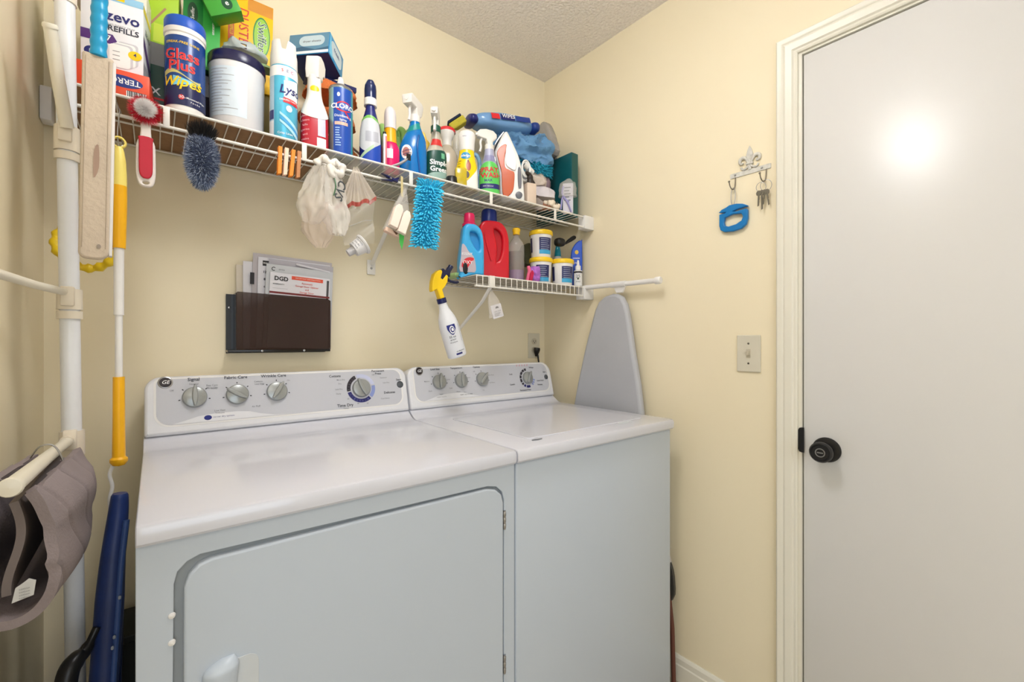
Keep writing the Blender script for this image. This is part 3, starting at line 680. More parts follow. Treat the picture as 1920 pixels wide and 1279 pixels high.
L.patch('label_wave', -.5, .95, lambda q: .070 + .014 * q, lambda q: .093 - .012 * q, P_('print_cyan', (120, 200, 230)), t, off=.0010)
L.patch('red_dot', -.22, .06, .038, .050, REDI, t, off=.0016, ell=True); L.text('30', -.08, .044, .0098, WHI, t, off=.0022)
L.text('Pre-Moistened Wipes', .55, .044, .0058, WHI, t, off=.0015); L.text('7 in x 8 in', .6, .036, .005, WHI, t, off=.0015)
# white tub with navy lid
t = thing('laundry_tub', 'large white tub with navy lid and fine printed lines, between wipes and spray can', 'tub', (.170, 1.368, DECK), face(.17, 1.37))
L = Loft([(0, .058, .058), (.005, .0605, .0605), (.175, .063, .063), (.180, .064, .064), (.186, .064, .064)], smooth=False)
L.mesh('body', P_('tub_white', (228, 228, 230), .3), t, seg=48)
lathe('lid', [(0, .184), (.0655, .184), (.066, .186), (.066, .206), (.064, .211), (.050, .213), (0, .213)], P_('lid_navy', (24, 24, 68), .25), t, 48)
L.patch('label', -1.25, .35, .045, .168, P_('label_pale', (214, 226, 236), .4), t, nu=20)
for i in range(15):
    L.patch('print_line', -1.1, -1.1 + random.uniform(.5, 1.25), .160 - i * .0075, .1613 - i * .0075, P_('line_grey', (168, 166, 168)), t, off=.0009, nu=10, nv=1)
L.patch('label_edge', -.9, .9, lambda q: .020 - .010 * math.sin(q * PI), lambda q: .0208 - .010 * math.sin(q * PI), GREYI, t, nu=24, nv=1)
# cartons behind
LIME = P_('carton_lime', (166, 204, 44)); GRN = P_('carton_green', (28, 134, 62)); GR2 = P_('carton_bright_green', (58, 176, 74))
t, b, fr = boxthing('mop_pad_box', 'lime and green carton lying behind the wipes canister at the top', 'box', .095, .09, .17, (.000, 1.45, DECK + .2085), -.15, {'body': LIME}, rot=(0, .03, -.08))
panel(b, fr, 'front', -.0475, -.020, 0, .17, GRN); poly(b, fr, 'front', [(-.02, .03), (.02, .10), (.024, .098), (-.016, .028)], P_('print_wood', (170, 130, 100)))
wtext(b, fr, 'front', 'WET', -.038, .045, .015, WHI, rot=PI / 2); panel(b, fr, 'front', 0, .045, .010, .055, P_('print_lime2', (196, 216, 70)))
t, b, fr = boxthing('dry_cloth_box', 'bright green carton with white emblem and footprint marks, stacked behind wipes', 'box', .080, .08, .23, (.096, 1.455, DECK + .193), -.08, {'body': GRN}, rot=(.02, .02, -.05))
panel(b, fr, 'front', .002, .040, 0, .23, GR2)
poly(b, fr, 'front', oval(-.020, .135, .011, .028), P_('print_dkgreen', (20, 80, 50))); wtext(b, fr, 'front', 'Swiffer', -.020, .135, .011, WHI, rot=PI / 2, off=.0012)
for dx, dz, r in ((0, 0, .006), (-.006, .009, .0026), (-.001, .012, .0026), (.005, .010, .0026), (.008, .004, .0026)): poly(b, fr, 'front', oval(.022 + dx, .035 + dz, r, r * 1.1, 14), P_('print_dkgreen', (20, 80, 50)), off=.0008)
wtext(b, fr, 'front', 'unscented', .024, .115, .009, WHI, rot=PI / 2)
t, b, fr = boxthing('support_box', 'plain dark carton stacked behind wipes under the green cartons', 'box', .10, .09, .19, (.100, 1.48, DECK), 0, {'body': P_('carton_dark', (52, 46, 60))})
panel(b, fr, 'front', 0, .05, .13, .186, P_('print_pale', (206, 206, 216))); wtext(b, fr, 'front', 'refills', .024, .168, .012, REDI, rot=.1)
t, b, fr = boxthing('leaf_emblem_box', 'small green carton with round white emblem resting against the yellow duster box', 'box', .075, .05, .075, (.150, 1.372, DECK + .322), -.4, {'body': P_('carton_green3', (60, 160, 50))}, rot=(.1, -.45, -.3))
poly(b, fr, 'front', oval(.012, .022, .012, .014), P_('print_dkgreen', (20, 80, 50))); wtext(b, fr, 'front', 'e', .012, .023, .018, WHI, off=.001)
YB_ = P_('carton_yellow', (247, 196, 22))
t, b, fr = boxthing('duster_box', 'yellow dusters carton standing behind the white tub', 'box', .130, .06, .26, (.203, 1.490, DECK + .200), -.02, {'body': YB_}, rot=(0, .02, -.02))
poly(b, fr, 'front', oval(.036, .160, .022, .058, 32), GRN, off=.0006); poly(b, fr, 'front', oval(.036, .160, .019, .053, 32), P_('print_limeoval', (150, 200, 60)), off=.0009)
wtext(b, fr, 'front', 'Swiffer', .036, .160, .031, WHI, rot=-PI / 2, off=.0014, bold=.04); wtext(b, fr, 'front', 'Swiffer', .036, .160, .031, P_('print_dkgreen', (20, 80, 50)), rot=-PI / 2, off=.0018, bold=.0)
wtext(b, fr, 'front', 'DUSTERS', -.010, .155, .034, REDI, rot=-PI / 2, bold=.0)
panel(b, fr, 'front', -.046, -.032, .09, .225, P_('print_brick', (200, 78, 34))); wtext(b, fr, 'front', '10 REFILLS', -.039, .16, .010, YP, rot=-PI / 2)
panel(b, fr, 'front', -.0, .064, .225, .259, P_('print_ochre', (212, 140, 30))); poly(b, fr, 'front', [(-.064, .05), (-.05, .068), (-.03, .03), (-.064, .01)], P_('print_beige', (226, 208, 196)))
t, b, fr = boxthing('stand_box', 'plain olive carton on the shelf holding up the yellow duster box', 'box', .12, .06, .198, (.203, 1.495, DECK), 0, {'body': P_('carton_olive', (128, 112, 30))})
panel(b, fr, 'front', -.060, -.03, .0, .14, P_('print_olive2', (160, 140, 20)))
t = thing('pad_pack', 'crumpled clear pack of pads lying on the navy tub lid', 'pack', (.190, 1.395, DECK + .214), -.1)
blob('pack_film', (0, 0, .036), (.050, .030, .034), P_('pack_film', (196, 210, 214), .25, alpha=.75), t, .012, 22, 5, 4, True, squash=.002)
blob('pads', (.035, .012, .018), (.040, .022, .016), P_('pads_green', (150, 180, 130), .8), t, .003, 30, 3, 3, squash=.003)
box('sticker', (-.010, .004, -.0345, -.0335, .040, .052), P_('sticker_black', (50, 44, 30)), t)
box('sticker', (-.0075, .0015, -.0352, -.0343, .043, .049), P_('sticker_gold', (190, 150, 40)), t)
# disinfectant spray can
t = thing('spray_can', 'pale blue aerosol can with tall white notched cap and red ribbon label', 'spray can', (.270, 1.310, DECK), face(.27, 1.31))
L = Loft([(0, .031, .031), (.003, .033, .033), (.198, .033, .033), (.204, .031, .031)], smooth=False)
L.mesh('can', P_('can_blue', (90, 190, 226), .25, metal=.2), t, 40)
L.patch('label_top', -PI, PI, .172, .199, WHI, t, nu=40, nv=3); L.patch('label_left', -1.5, -.75, .004, .172, P_('can_pale', (176, 206, 224)), t)
L.patch('label_bubble', .0, 1.2, lambda q: .118 - .02 * q, lambda q: .160 + .01 * q, WHI, t, off=.0008); L.text('Lysol', .60, .137, .030, NVP, t, off=.0014, bold=.02, shear=.2)
L.patch('ribbon', -.05, 1.2, lambda q: .103 - .002 * q, lambda q: .116 - .002 * q, REDI, t, off=.0010); L.text('DISINFECTANT SPRAY', .62, .1095, .0062, WHI, t, off=.0016)
for i, m in enumerate((P_('can_wave', (176, 224, 240)), P_('can_wave2', (60, 160, 220)), P_('can_wave', (176, 224, 240)))):
    L.patch('wave', -.3, 1.3, lambda q, i=i: .072 - .045 * q - .010 * i, lambda q, i=i: .078 - .038 * q - .010 * i, m, t, off=.0009 + i * .0002)
L.patch('flower', .15, .6, .080, .097, WHI, t, off=.0012, ell=True); L.text('Crisp Linen', .1, .022, .008, WHI, t, off=.0012)
L.patch('label_blue', -1.5, -.78, .058, .082, NVP, t, off=.001); L.patch('label_white', -1.5, -.78, .012, .054, P_('can_white', (226, 228, 234)), t, off=.001)
lines(L, t, -1.4, .165, 8, .006, .5, GREYI, .0008)
for k in range(3): L.text('SEC'[k], -.1 + k * .35, .186, .011, (REDI, NVP, P_('print_magenta', (200, 60, 140)))[k], t, off=.0012)
cap = Loft([(.203, .0315, .0315), (.206, .033, .033), (.255, .0318, .0318)], smooth=False)
vs, fs, n = [], [], 40
for j, z in enumerate((.203, .207, .235, 0)):
    for k in range(n):
        th = 2 * PI * k / n; zz = z if z else (.268 - (.024 if abs(math.sin(th * 1)) > .93 or abs(((th + PI) % (2 * PI)) - PI) < .30 else 0) - .003 * (1 - math.cos(th)))
        rr = (.0315, .033, .0326, .0318)[j]; vs.append((rr * math.sin(th), -rr * math.cos(th), zz))
for k in range(n):
    th = 2 * PI * k / n; vs.append((.0295 * math.sin(th), -.0295 * math.cos(th), vs[3 * n + k][2]))
for k in range(n): vs.append((vs[4 * n + k][0], vs[4 * n + k][1], .236))
for j in range(5):
    for k in range(n): fs.append((j * n + k, j * n + (k + 1) % n, (j + 1) * n + (k + 1) % n, (j + 1) * n + k))
fs.append(tuple(5 * n + k for k in range(n)))
cp = mk('cap', vs, fs, WHITE, t, True, 40); lathe('nozzle', [(0, .236), (.008, .236), (.008, .252), (.005, .258), (0, .258)], P_('nozzle_grey', (150, 150, 148)), cp, 16)
# red bleach bottle with white shrouded sprayer
def trigger_head(t, z, mat, s=1, yaw=0, kind='block', trig=True, coll=None, loc=(0, 0)):
    h = thing('tmp', 'x', 'x'); bpy.data.objects.remove(h)
    ca, sa = math.cos(yaw), math.sin(yaw)
    f = Vector((sa, -ca, 0)); sd = Vector((ca, sa, 0)); o = Vector((loc[0], loc[1], z))
    lathe('collar', [(0, -.004), (.0165 * s, -.004), (.0165 * s, .016 * s), (.013 * s, .020 * s), (0, .020 * s)], coll or mat, t, 28, o)
    if kind == 'block': pr = [(.050, .036), (.054, .060), (.040, .068), (-.022, .064), (-.030, .054), (-.020, .022), (-.012, .014), (.010, .014), (.014, .036)]
    elif kind == 'round': pr = [(.046, .040), (.048, .056), (.038, .066), (.015, .071), (-.012, .068), (-.026, .056), (-.026, .044), (-.012, .030), (-.010, .014), (.010, .014), (.014, .034)]
    else: pr = [(.030, .030), (.034, .058), (.022, .070), (.004, .074), (-.012, .066), (-.018, .030), (-.014, .010), (.014, .010), (.018, .026)]
    w_ = {'block': .032, 'round': .024, 'slope': .034}[kind] * s
    hd = shape('spray_head', [[(a * s, b * s) for a, b in pr][::-1]], w_, mat, t, o=o - f.cross(Z) * w_ / 2, right=f, up=Z, bev=.004 * s)
    lathe('nozzle', [(0, 0), (.0065 * s, 0), (.0065 * s, .006 * s), (.002, .007 * s), (0, .007 * s)], mat, hd, 14, o + f * (.047 if kind != 'slope' else .030) * s + Z * .050 * s, f)
    if trig: tube('trigger', curvepts([o + f * .026 * s + Z * .042 * s, o + f * .034 * s + Z * .024 * s, o + f * .032 * s + Z * .006 * s, o + f * .037 * s - Z * .012 * s], 5), .0045 * s, mat, t, 8)
    return hd
REDB = P_('bottle_red', (186, 30, 48), .25); WSH = P_('shroud_white', (234, 230, 224), .3)
t = thing('spray_bottle', 'red bleach spray bottle with sculpted white shoulder and head', 'spray bottle', (.349, 1.318, DECK), face(.35, 1.318) + .15)
L = Loft([(0, .034, .026, 0, 0, 3), (.004, .0365, .028, 0, 0, 3), (.10, .0355, .0275, 0, 0, 3), (.125, .030, .025, 0, 0, 2.6), (.155, .020, .020, 0, 0, 2.2), (.180, .017, .018), (.205, .0165, .018)])
L.mesh('body', REDB, t, 40)
L.patch('shoulder', -PI, PI, lambda q: .118 - .020 * math.cos((q - .5) * 2 * PI) * (1 if .2 < q < .8 else 1) - .006, .2045, WSH, t, off=.0014, nu=48, nv=14)
L.patch('label_panel', .05, .62, .045, .108, P_('label_lilac', (206, 206, 226)), t, off=.0006); L.patch('label_white', .02, .66, .014, .040, WHI, t, off=.0006)
for i in range(6): L.text(('bleach', 'cleans', 'kills', 'germs', 'and', 'stains')[i], -.65, .095 - i * .013, .008, P_('print_pink', (232, 160, 170)), t, rot=.25)
L.patch('yellow_sticker', -.75, .55, .170, .186, YP, t, off=.0022, ell=True)
trigger_head(t, .200, WSH, 1.08, 2.6, 'slope', trig=False)
# blue aerosol
t = thing('spray_can', 'royal blue disinfecting aerosol can with small white nozzle, beside the red bottle', 'spray can', (.420, 1.312, DECK), face(.42, 1.312) + .0)
L = Loft([(0, .030, .030), (.003, .0325, .0325), (.196, .0325, .0325), (.200, .031, .031)], smooth=False)
L.mesh('can', P_('can_steel', (150, 186, 190), .25, metal=.5), t, 40)
L.patch('label', -.62, 1.0, .003, .196, P_('can_royal', (20, 74, 170), .3), t, nu=24); L.patch('label_edge', 1.0, 1.5, .003, .196, P_('can_teal', (40, 150, 160), .3), t)
lathe('rim', [(.0325, .198), (.0335, .201), (.031, .206), (.022, .212), (.014, .218), (.010, .218)], METAL, t, 36)
lathe('nozzle', [(0, .214), (.011, .214), (.009, .228), (.0065, .240), (0, .241)], WHITE, t, 20)
L.patch('emblem', -.45, .95, .128, .158, REDI, t, off=.0008, ell=True); L.patch('emblem_centre', -.36, .95, .132, .154, P_('can_royal', (20, 74, 170), .3), t, off=.0012, ell=True)
L.text('CLOROX', .38, .143, .019, WHI, t, off=.0018, bold=.03)
L.text('Disinfecting', .2, .116, .010, WHI, t); L.text('Spray', .2, .105, .009, WHI, t); L.patch('strip', -.5, .6, .090, .099, P_('print_salmon', (240, 180, 160)), t, off=.0009)
L.patch('chevron', .3, .8, lambda q: .128 - .018 * q, lambda q: .133 - .018 * q, REDI, t, off=.0011)
for i in range(8): L.patch('print_line', -.45, -.45 + random.uniform(.3, .55), .080 - i * .007, .083 - i * .007, P_('print_lightblue', (170, 200, 236)), t, off=.0009, nu=5, nv=1)
L.patch('arrow', -.3, -.05, .170, .182, WHI, t, off=.001, ell=True)

# orange towels and dryer sheet carton behind
t = thing('folded_towels', 'rumpled orange terry towels piled behind the red bottle', 'towel', (.428, 1.445, DECK), -.1)
om = P_('terry_orange', (230, 126, 66), .95, bump=(260, 1, .004), var=(90, .18))
for i, (dx, dz, rx, rz_) in enumerate(((0, .055, .085, .055), (-.005, .150, .082, .052), (.004, .238, .078, .042))): blob('towel_fold', (dx, 0, dz), (rx, .055, rz_), om, t, .012, 26, 4 + i, 4, squash=.002)
t, b, fr = boxthing('dryer_sheet_box', 'blue and grey tissue-like carton tilted on top of the orange towels', 'box', .125, .095, .080, (.385, 1.44, DECK + .318), .0, {'body': P_('carton_blue', (34, 140, 196))}, rot=(-.28, -.06, -.72))
panel(b, fr, 'front', -.0615, .0615, .002, .078, P_('print_steel', (96, 142, 170))); poly(b, fr, 'front', rrect(-.030, .048, .030, .070, .018), P_('print_paleblue', (196, 214, 222)), off=.0006)
poly(b, fr, 'front', [(-.0615, .02), (-.02, .030), (.02, .016), (.0615, .024), (.0615, .012), (-.0615, .012)], P_('print_slateblue', (60, 100, 130)), off=.0005); panel(b, fr, 'front', -.0615, .0615, .002, .012, WHI, off=.0007)
poly(b, fr, 'front', oval(-.046, .030, .007, .007), P_('print_paleblue', (196, 214, 222)), off=.0009); wtext(b, fr, 'front', 'dryer sheets', .009, .048, .011, GREYI, off=.0010)
panel(b, fr, 'bottom', -.0615, .0615, -.0465, .0465, P_('print_navyband', (34, 50, 104))); wtext(b, fr, 'bottom', 'softener', 0, .0, .014, WHI)
poly(b, fr, 'right', rrect(-.036, .036, .012, .070, .02), P_('print_paleblue', (196, 214, 222))); wtext(b, fr, 'right', 'fresh', .0, .045, .018, P_('print_blue', (36, 54, 130)), off=.0012); poly(b, fr, 'right', [(-.046, .004), (-.02, .004), (-.034, .040), (-.040, .076), (-.046, .076)], P_('print_cyan2', (110, 196, 232)), off=.0008)
t, b, fr = boxthing('cloth_box', 'flat navy carton lying between the towels and the tilted blue carton', 'box', .15, .06, .016, (.440, 1.480, DECK + .292), -.05, {'body': P_('carton_navy', (36, 40, 96))}, rot=(0, .03, -.05))
wtext(b, fr, 'front', 'color catcher', -.03, .008, .010, WHI)
t = thing('wood_paddle', 'thin greyish wooden stick poking out right of the orange towels', 'stick', (.470, 1.47, DECK + .140), 0)
tube('stick', [(0, 0, 0), (.085, .0, -.004)], .006, P_('grey_wood', (176, 156, 138), .7), t, 6, flat=.5).rotation_euler = (0, .5, 0)
t = thing('cloth_bottle', 'brown bottle with black cap half hidden behind the navy toilet cleaner', 'bottle', (.524, 1.372, DECK), 0)
Loft([(0, .024, .020), (.003, .026, .022), (.11, .026, .022), (.13, .018, .017), (.14, .013, .013)]).mesh('body', P_('brown_label', (110, 66, 58), .3), t)
lathe('cap', [(0, .138), (.020, .138), (.020, .158), (0, .160)], BLACK, t, 24)
# toilet cleaner, navy angled neck
t = thing('squeeze_bottle', 'navy, green and silver toilet-cleaner bottle with dark blue hooded cap', 'bottle', (.508, 1.312, DECK), face(.508, 1.312)); t.scale = (1, 1, .95)
L = Loft([(0, .030, .024), (.004, .032, .026), (.06, .032, .026), (.10, .031, .024), (.135, .027, .021), (.165, .019, .017), (.19, .0135, .0135), (.200, .013, .013)])
L.mesh('body', P_('bottle_navy', (24, 34, 110), .25), t, 40)
L.patch('label', -1.35, 1.1, lambda q: .055 + .055 * (1 - q) * .2 - .02 * math.sin(q * PI), lambda q: .140 + .012 * math.sin(q * PI), P_('label_silver', (206, 208, 214), .3), t, off=.0007)
L.patch('label_blue', -1.2, 1.1, lambda q: .004, lambda q: .020 + .055 * q, P_('label_royal', (22, 70, 176), .3), t, off=.0012)
L.patch('green_band', -1.35, 1.1, lambda q: .139 + .012 * math.sin(q * PI), lambda q: .149 + .012 * math.sin(q * PI), P_('label_green', (120, 186, 90)), t, off=.001)
L.patch('green_band', -1.25, .3, lambda q: .010 + .045 * q, lambda q: .022 + .045 * q, P_('label_palegreen', (180, 206, 170)), t, off=.0014)
L.patch('plate', -.45, .8, .075, .108, P_('label_grey', (176, 178, 188)), t, off=.0011)
lathe('neck_ring', [(0, .196), (.0185, .196), (.0185, .218), (.016, .220), (0, .220)], WHITE, t, 28)
tube('hooded_cap', curvepts([(0, 0, .218), (0, .0, .240), (0, -.004, .262), (0, -.012, .276)], 5), [.0175] * 8 + [.017, .0165, .016, .014, .012, .010, .008, .005], P_('cap_navy', (16, 34, 84), .2), t, 20)
t, b, fr = boxthing('striped_bottle', 'white flat-sided bottle with a red edge squeezed beside the pink bottle', 'bottle', .011, .026, .108, (.5475, 1.300, DECK), -.25, {'body': WHITE}, bev=.003)
panel(b, fr, 'front', .001, .004, 0, .10, REDI); lathe('cap', [(0, .108), (.005, .108), (.005, .117), (0, .118)], BLACK, t, 20)
# pink bottle
t = thing('spray_bottle', 'hot pink bottle with yellow neck and tall white rounded cap', 'bottle', (.583, 1.340, DECK), face(.585, 1.335))
L = Loft([(0, .027, .024), (.004, .029, .026), (.075, .029, .025), (.095, .026, .022), (.108, .0195, .0185), (.150, .0165, .016), (.152, .016, .016)])
L.mesh('body', P_('bottle_pink', (224, 14, 102), .25), t, 36)
L.patch('yellow_neck', -PI, PI, .104, .151, P_('neck_yellow', (244, 176, 12)), t, off=.0010, nu=36)
L.patch('label', -.9, .3, .050, .080, P_('label_pinkwhite', (240, 226, 232)), t, off=.0008); lines(L, t, -.8, .076, 5, .005, .8, REDI)
tube('white_cap', curvepts([(0, 0, .150), (0, 0, .175), (0, .0, .200), (0, .006, .222)], 5), [.0185] * 8 + [.0185, .0182, .0178, .017, .0155, .013, .010, .005], P_('cap_milky', (228, 220, 220), .4), t, 20)
t = thing('grout_brush', 'grey plastic brush handle leaning diagonally in front of the pink and blue bottles', 'brush', (.600, 1.272, DECK), 0)
tube('handle', curvepts([(-.045, 0, .004), (-.015, .004, .022), (.012, .008, .045), (.026, .012, .070)], 5), [.006 + .0012 * math.sin(k * .3) for k in range(16)], P_('handle_grey', (164, 162, 164), .45), t, 10, flat=.6)
box('grip_dots', (.008, .022, .002, .0035, .040, .060), BLACK, t)
# green gloves and yellow hook behind
t = thing('rubber_gloves', 'folded light green rubber gloves behind the pink bottle', 'gloves', (.660, 1.46, DECK), -.3)
gm = P_('glove_green', (150, 196, 108), .6)
sheetmesh('cuff', lambda a, b: (.062 * math.cos(a * PI * 2) * (1 + .15 * math.sin(3 * a * PI * 2)), .028 * math.sin(a * PI * 2), .030 + b * .170 + .02 * math.cos(a * 12)), 30, 8, gm, t, .002)
for i in range(4): tube('finger', curvepts([(-.045 + i * .026, -.012, .16), (-.052 + i * .03, -.026, .205), (-.05 + i * .034, -.040, .190), (-.052 + i * .036, -.046, .150)], 5), [.011] * 14 + [.008, .004], gm, t, 10)
t = thing('yellow_hook', 'yellow plastic sprayer tip showing just right of the blue bottle head', 'nozzle', (.745, 1.44, DECK), -.4)
Loft([(0, .018, .018), (.12, .016, .016), (.165, .008, .008)]).mesh('body', P_('smoke_body', (90, 120, 60), .3), t, 20)
shape('tip', [[(-.018, .165), (.018, .160), (.030, .185), (.018, .200), (.010, .222), (-.002, .226), (-.008, .20), (-.02, .19)]], .012, YEL, t, o=(0, 0, 0), bev=.003)
# blue spray bottle
t = thing('spray_bottle', 'transparent blue bathroom-cleaner spray bottle with angular white head', 'spray bottle', (.658, 1.332, DECK), face(.655, 1.332) + .1)
bl = P_('bottle_blue', (0, 118, 196), .18, alpha=.93)
L = Loft([(0, .041, .026), (.004, .044, .028), (.06, .045, .028), (.10, .044, .028), (.135, .037, .025, .004), (.165, .024, .018, .006), (.190, .016, .016, .006), (.2, .0155, .0155, .006)])
L.mesh('body', bl, t, 40)
L.patch('oval_badge', -1.0, -.12, .062, .108, WHI, t, off=.0008, ell=True); L.patch('oval_print', -.85, -.30, .070, .100, P_('print_tan', (180, 120, 110)), t, off=.0012, ell=True)
L.text('Scrubbing', -.56, .089, .0075, NVP, t, off=.0018, rot=.3); L.text('bubbles', -.56, .079, .0075, NVP, t, off=.0018, rot=.3)
L.patch('teal_swirl', -1.2, .9, lambda q: .150 + .02 * q, lambda q: .170 + .02 * q, P_('swirl_teal', (0, 140, 140)), t, off=.0008)
tube('grip_groove', curvepts([L.surf(.35, .145, .001), L.surf(.25, .11, .001), L.surf(.30, .07, .001), L.surf(.45, .02, .001)], 6), .003, P_('groove_blue', (0, 84, 160), .2), t, 8)
trigger_head(t, .196, WSH, 1.04, -.60, 'block', True, loc=(.006, 0))
# green cleaner
t = thing('spray_bottle', 'clear spray bottle with dark green label and dark green collar', 'spray bottle', (.741, 1.330, DECK), face(.735, 1.33) + .3)
L = Loft([(0, .033, .026, 0, 0, 2.6), (.004, .036, .028, 0, 0, 2.6), (.10, .036, .028, 0, 0, 2.6), (.125, .028, .024), (.15, .018, .018), (.17, .0155, .0155), (.185, .015, .015)])
L.mesh('body', P_('bottle_clearish', (214, 206, 190), .15, alpha=.6), t, 36)
L.patch('label', -1.2, 1.0, lambda q: .008 + .02 * q, lambda q: .108 + .012 * q, P_('label_pine', (16, 72, 60), .35), t, off=.0008)
L.patch('fade', -1.2, 1.0, lambda q: .008 + .02 * q, lambda q: .030 + .02 * q, P_('label_sage', (150, 180, 170), .35), t, off=.0012)
L.text('Simple', .05, .072, .023, WHI, t, off=.0014, bold=.03); L.text('Green', .05, .050, .023, WHI, t, off=.0014, bold=.03)
L.patch('leaf', .2, .55, .088, .106, P_('label_leaf', (110, 180, 140)), t, off=.0012)
L.patch('neck_label', -1, .8, .132, .155, P_('label_red', (206, 50, 46)), t, off=.0012)
trigger_head(t, .186, WSH, 1.02, -.42, 'round', True, coll=P_('collar_green', (14, 84, 66)))
# clear bottle red top
t = thing('spray_bottle', 'clear empty-looking spray bottle with a red and white head', 'spray bottle', (.827, 1.402, DECK), face(.8, 1.35))
L = Loft([(0, .031, .026, 0, 0, 2.4), (.004, .039, .030, 0, 0, 2.6), (.14, .038, .029, 0, 0, 2.6), (.165, .032, .026), (.182, .018, .018), (.19, .015, .015)])
L.mesh('body', P_('bottle_beige', (216, 202, 180), .12, alpha=.7), t, 36)
lathe('collar', [(0, .184), (.0165, .184), (.0165, .204), (.020, .212), (.026, .226), (.0285, .236), (0, .236)], WSH, t, 28)
sheetmesh('red_head', lambda a, b: ((.031 - .006 * b * b) * math.cos(a * 2 * PI) * (1 - b ** 4 * .9), (.024) * math.sin(a * 2 * PI) * (1 - b ** 4 * .9), .234 + .020 * math.sin(b * PI / 2)), 28, 8, REDI, t)
t = thing('bottle_cap', 'black ridged bottle cap lying on the shelf between the green and yellow bottles', 'cap', (.775, 1.283, DECK), 0)
lathe('cap', [(0, 0), (.021, 0), (.019, .024), (.017, .027), (0, .027)], BLACK, t, 24)
# sponge on a wand
t = thing('dish_wand', 'yellow dish sponge with navy scouring side on a clear handle, sticking up', 'sponge', (.882, 1.425, DECK), face(.868, 1.405), rot=(0, .0, face(.87, 1.405)))
tube('handle', [(0, 0, 0), (0, 0, .262)], [.013, .016], CLEAR, t, 16)
s_ = box('sponge', (-.030, .036, -.022, .022, .225, .252), P_('sponge_yellow', (190, 178, 60), .95, bump=(300, 1, .003)), t, bev=.005, seg=3); s_.rotation_euler = (.1, -.62, 0); s_.location = (.139, .02, .095)
s2 = box('scouring_pad', (-.028, .030, -.021, .021, .253, .262), P_('scour_navy', (30, 44, 70), .95, bump=(300, 1, .003)), t, bev=.003); s2.rotation_euler = (.1, -.62, 0); s2.location = (.139, .02, .095)
# yellow pet-safe cleaner
t = thing('spray_bottle', 'yellow furniture-spray bottle with white dome cap and small dog print', 'bottle', (.854, 1.312, DECK), face(.852, 1.312))
L = Loft([(0, .037, .030, .0, 0, 2.3), (.004, .040, .032, 0, 0, 2.3), (.075, .038, .030), (.11, .031, .026), (.135, .0265, .0245), (.15, .026, .024)])
L.mesh('body', P_('bottle_yellow', (250, 214, 20), .25), t, 36)
cp = Loft([(.142, .0265, .0255), (.148, .027, .026), (.172, .028, .027), (.190, .030, .028), (.204, .028, .026), (.213, .018, .017), (.2155, .006, .006)])
cp.mesh('cap', WHITE, t, 32); cp.text('twist', -.25, .187, .007, INKB, t, bold=0)
L.patch('logo', -.75, .45, .108, .132, P_('label_blue2', (30, 140, 190)), t, off=.0010, ell=True); L.text('pledge', -.15, .120, .013, WHI, t, off=.0016, shear=.2)
L.patch('dog', -.05, .40, .066, .100, P_('dog_brown', (176, 96, 60)), t, off=.0010, ell=True); L.patch('dog_ear', .05, .25, .095, .105, P_('dog_brown2', (120, 60, 40)), t, off=.0014, ell=True)
L.patch('seal', -.22, .22, .040, .064, P_('seal_brown', (70, 50, 40)), t, off=.0014, ell=True)
L.patch('white_swoop', -.2, 1.3, .003, lambda q: .020 + .065 * q, P_('swoop_white', (240, 240, 236)), t, off=.0008)
for i in range(6): L.patch('print_line', -1.0, -1.0 + random.uniform(.3, .5), .10 - i * .010, .103 - i * .010, P_('print_olive', (170, 140, 20)), t, off=.001, nu=5, nv=1)
t, b, fr = boxthing('yellow_bottle', 'short transparent yellow bottle in front of the clear one', 'bottle', .044, .03, .062, (.806, 1.276, DECK), -.4, {'body': P_('amber', (206, 182, 50), .15, alpha=.85)}, bev=.006)
b.scale = (.9, 1, 1)
# pale blue bottle
t = thing('squeeze_bottle', 'pale blue bottle with looped handle behind the green stain spray', 'bottle', (.928, 1.392, DECK), face(.935, 1.37))
L = Loft([(0, .034, .026), (.004, .036, .028), (.07, .034, .027), (.12, .022, .022, -.008), (.16, .019, .019, -.012), (.19, .019, .019, -.012), (.20, .012, .012, -.012)])
L.mesh('body', P_('bottle_paleblue', (140, 184, 216), .3), t, 32)
tube('loop_handle', curvepts([(-.005, 0, .175), (.018, 0, .178), (.030, 0, .150), (.028, 0, .11), (.016, 0, .085)], 5), .008, P_('bottle_paleblue', (140, 184, 216), .3), t, 12)
lathe('cap', [(0, .198), (.018, .198), (.018, .216), (0, .217)], P_('cap_paleblue', (120, 170, 206)), t, 24, (-.012, 0, 0))
# stain remover spray
t = thing('spray_bottle', 'bright green laundry stain spray bottle with white trigger head', 'spray bottle', (.952, 1.312, DECK), face(.958, 1.312) + .1)
L = Loft([(0, .034, .026, 0, 0, 2.6), (.004, .037, .028, 0, 0, 2.6), (.085, .036, .028, 0, 0, 2.4), (.115, .030, .025), (.145, .021, .020), (.165, .018, .018), (.175, .017, .017)])
L.mesh('body', P_('bottle_lilac', (176, 178, 204), .25), t, 36)
L.patch('label', -1.45, 1.45, .004, lambda q: .110 + .016 * math.sin(q * PI), P_('label_vgreen', (94, 200, 92), .3), t, off=.0009, nu=20)
for s, z in (('SPRAY', .094), ("'n WASH", .073)): L.text(s, -.14, z, .0245, WHI, t, off=.0014, bold=.07, rot=.06); L.text(s, -.14, z, .0245, REDI, t, off=.0020, bold=.03, rot=.06)
L.text('MAX', -.1, .055, .013, NVP, t, off=.0014, bold=.02, rot=.06); L.patch('navy_band', -1.2, 1.2, .026, .044, NVP, t, off=.0013); L.text('stain remover', -.1, .035, .0065, WHI, t, off=.0019)
L.patch('neck_print', -1, 1, .128, .150, P_('print_lilac', (140, 140, 180)), t, off=.0008)
trigger_head(t, .176, WSH, 1.0, -1.35, 'round', True)
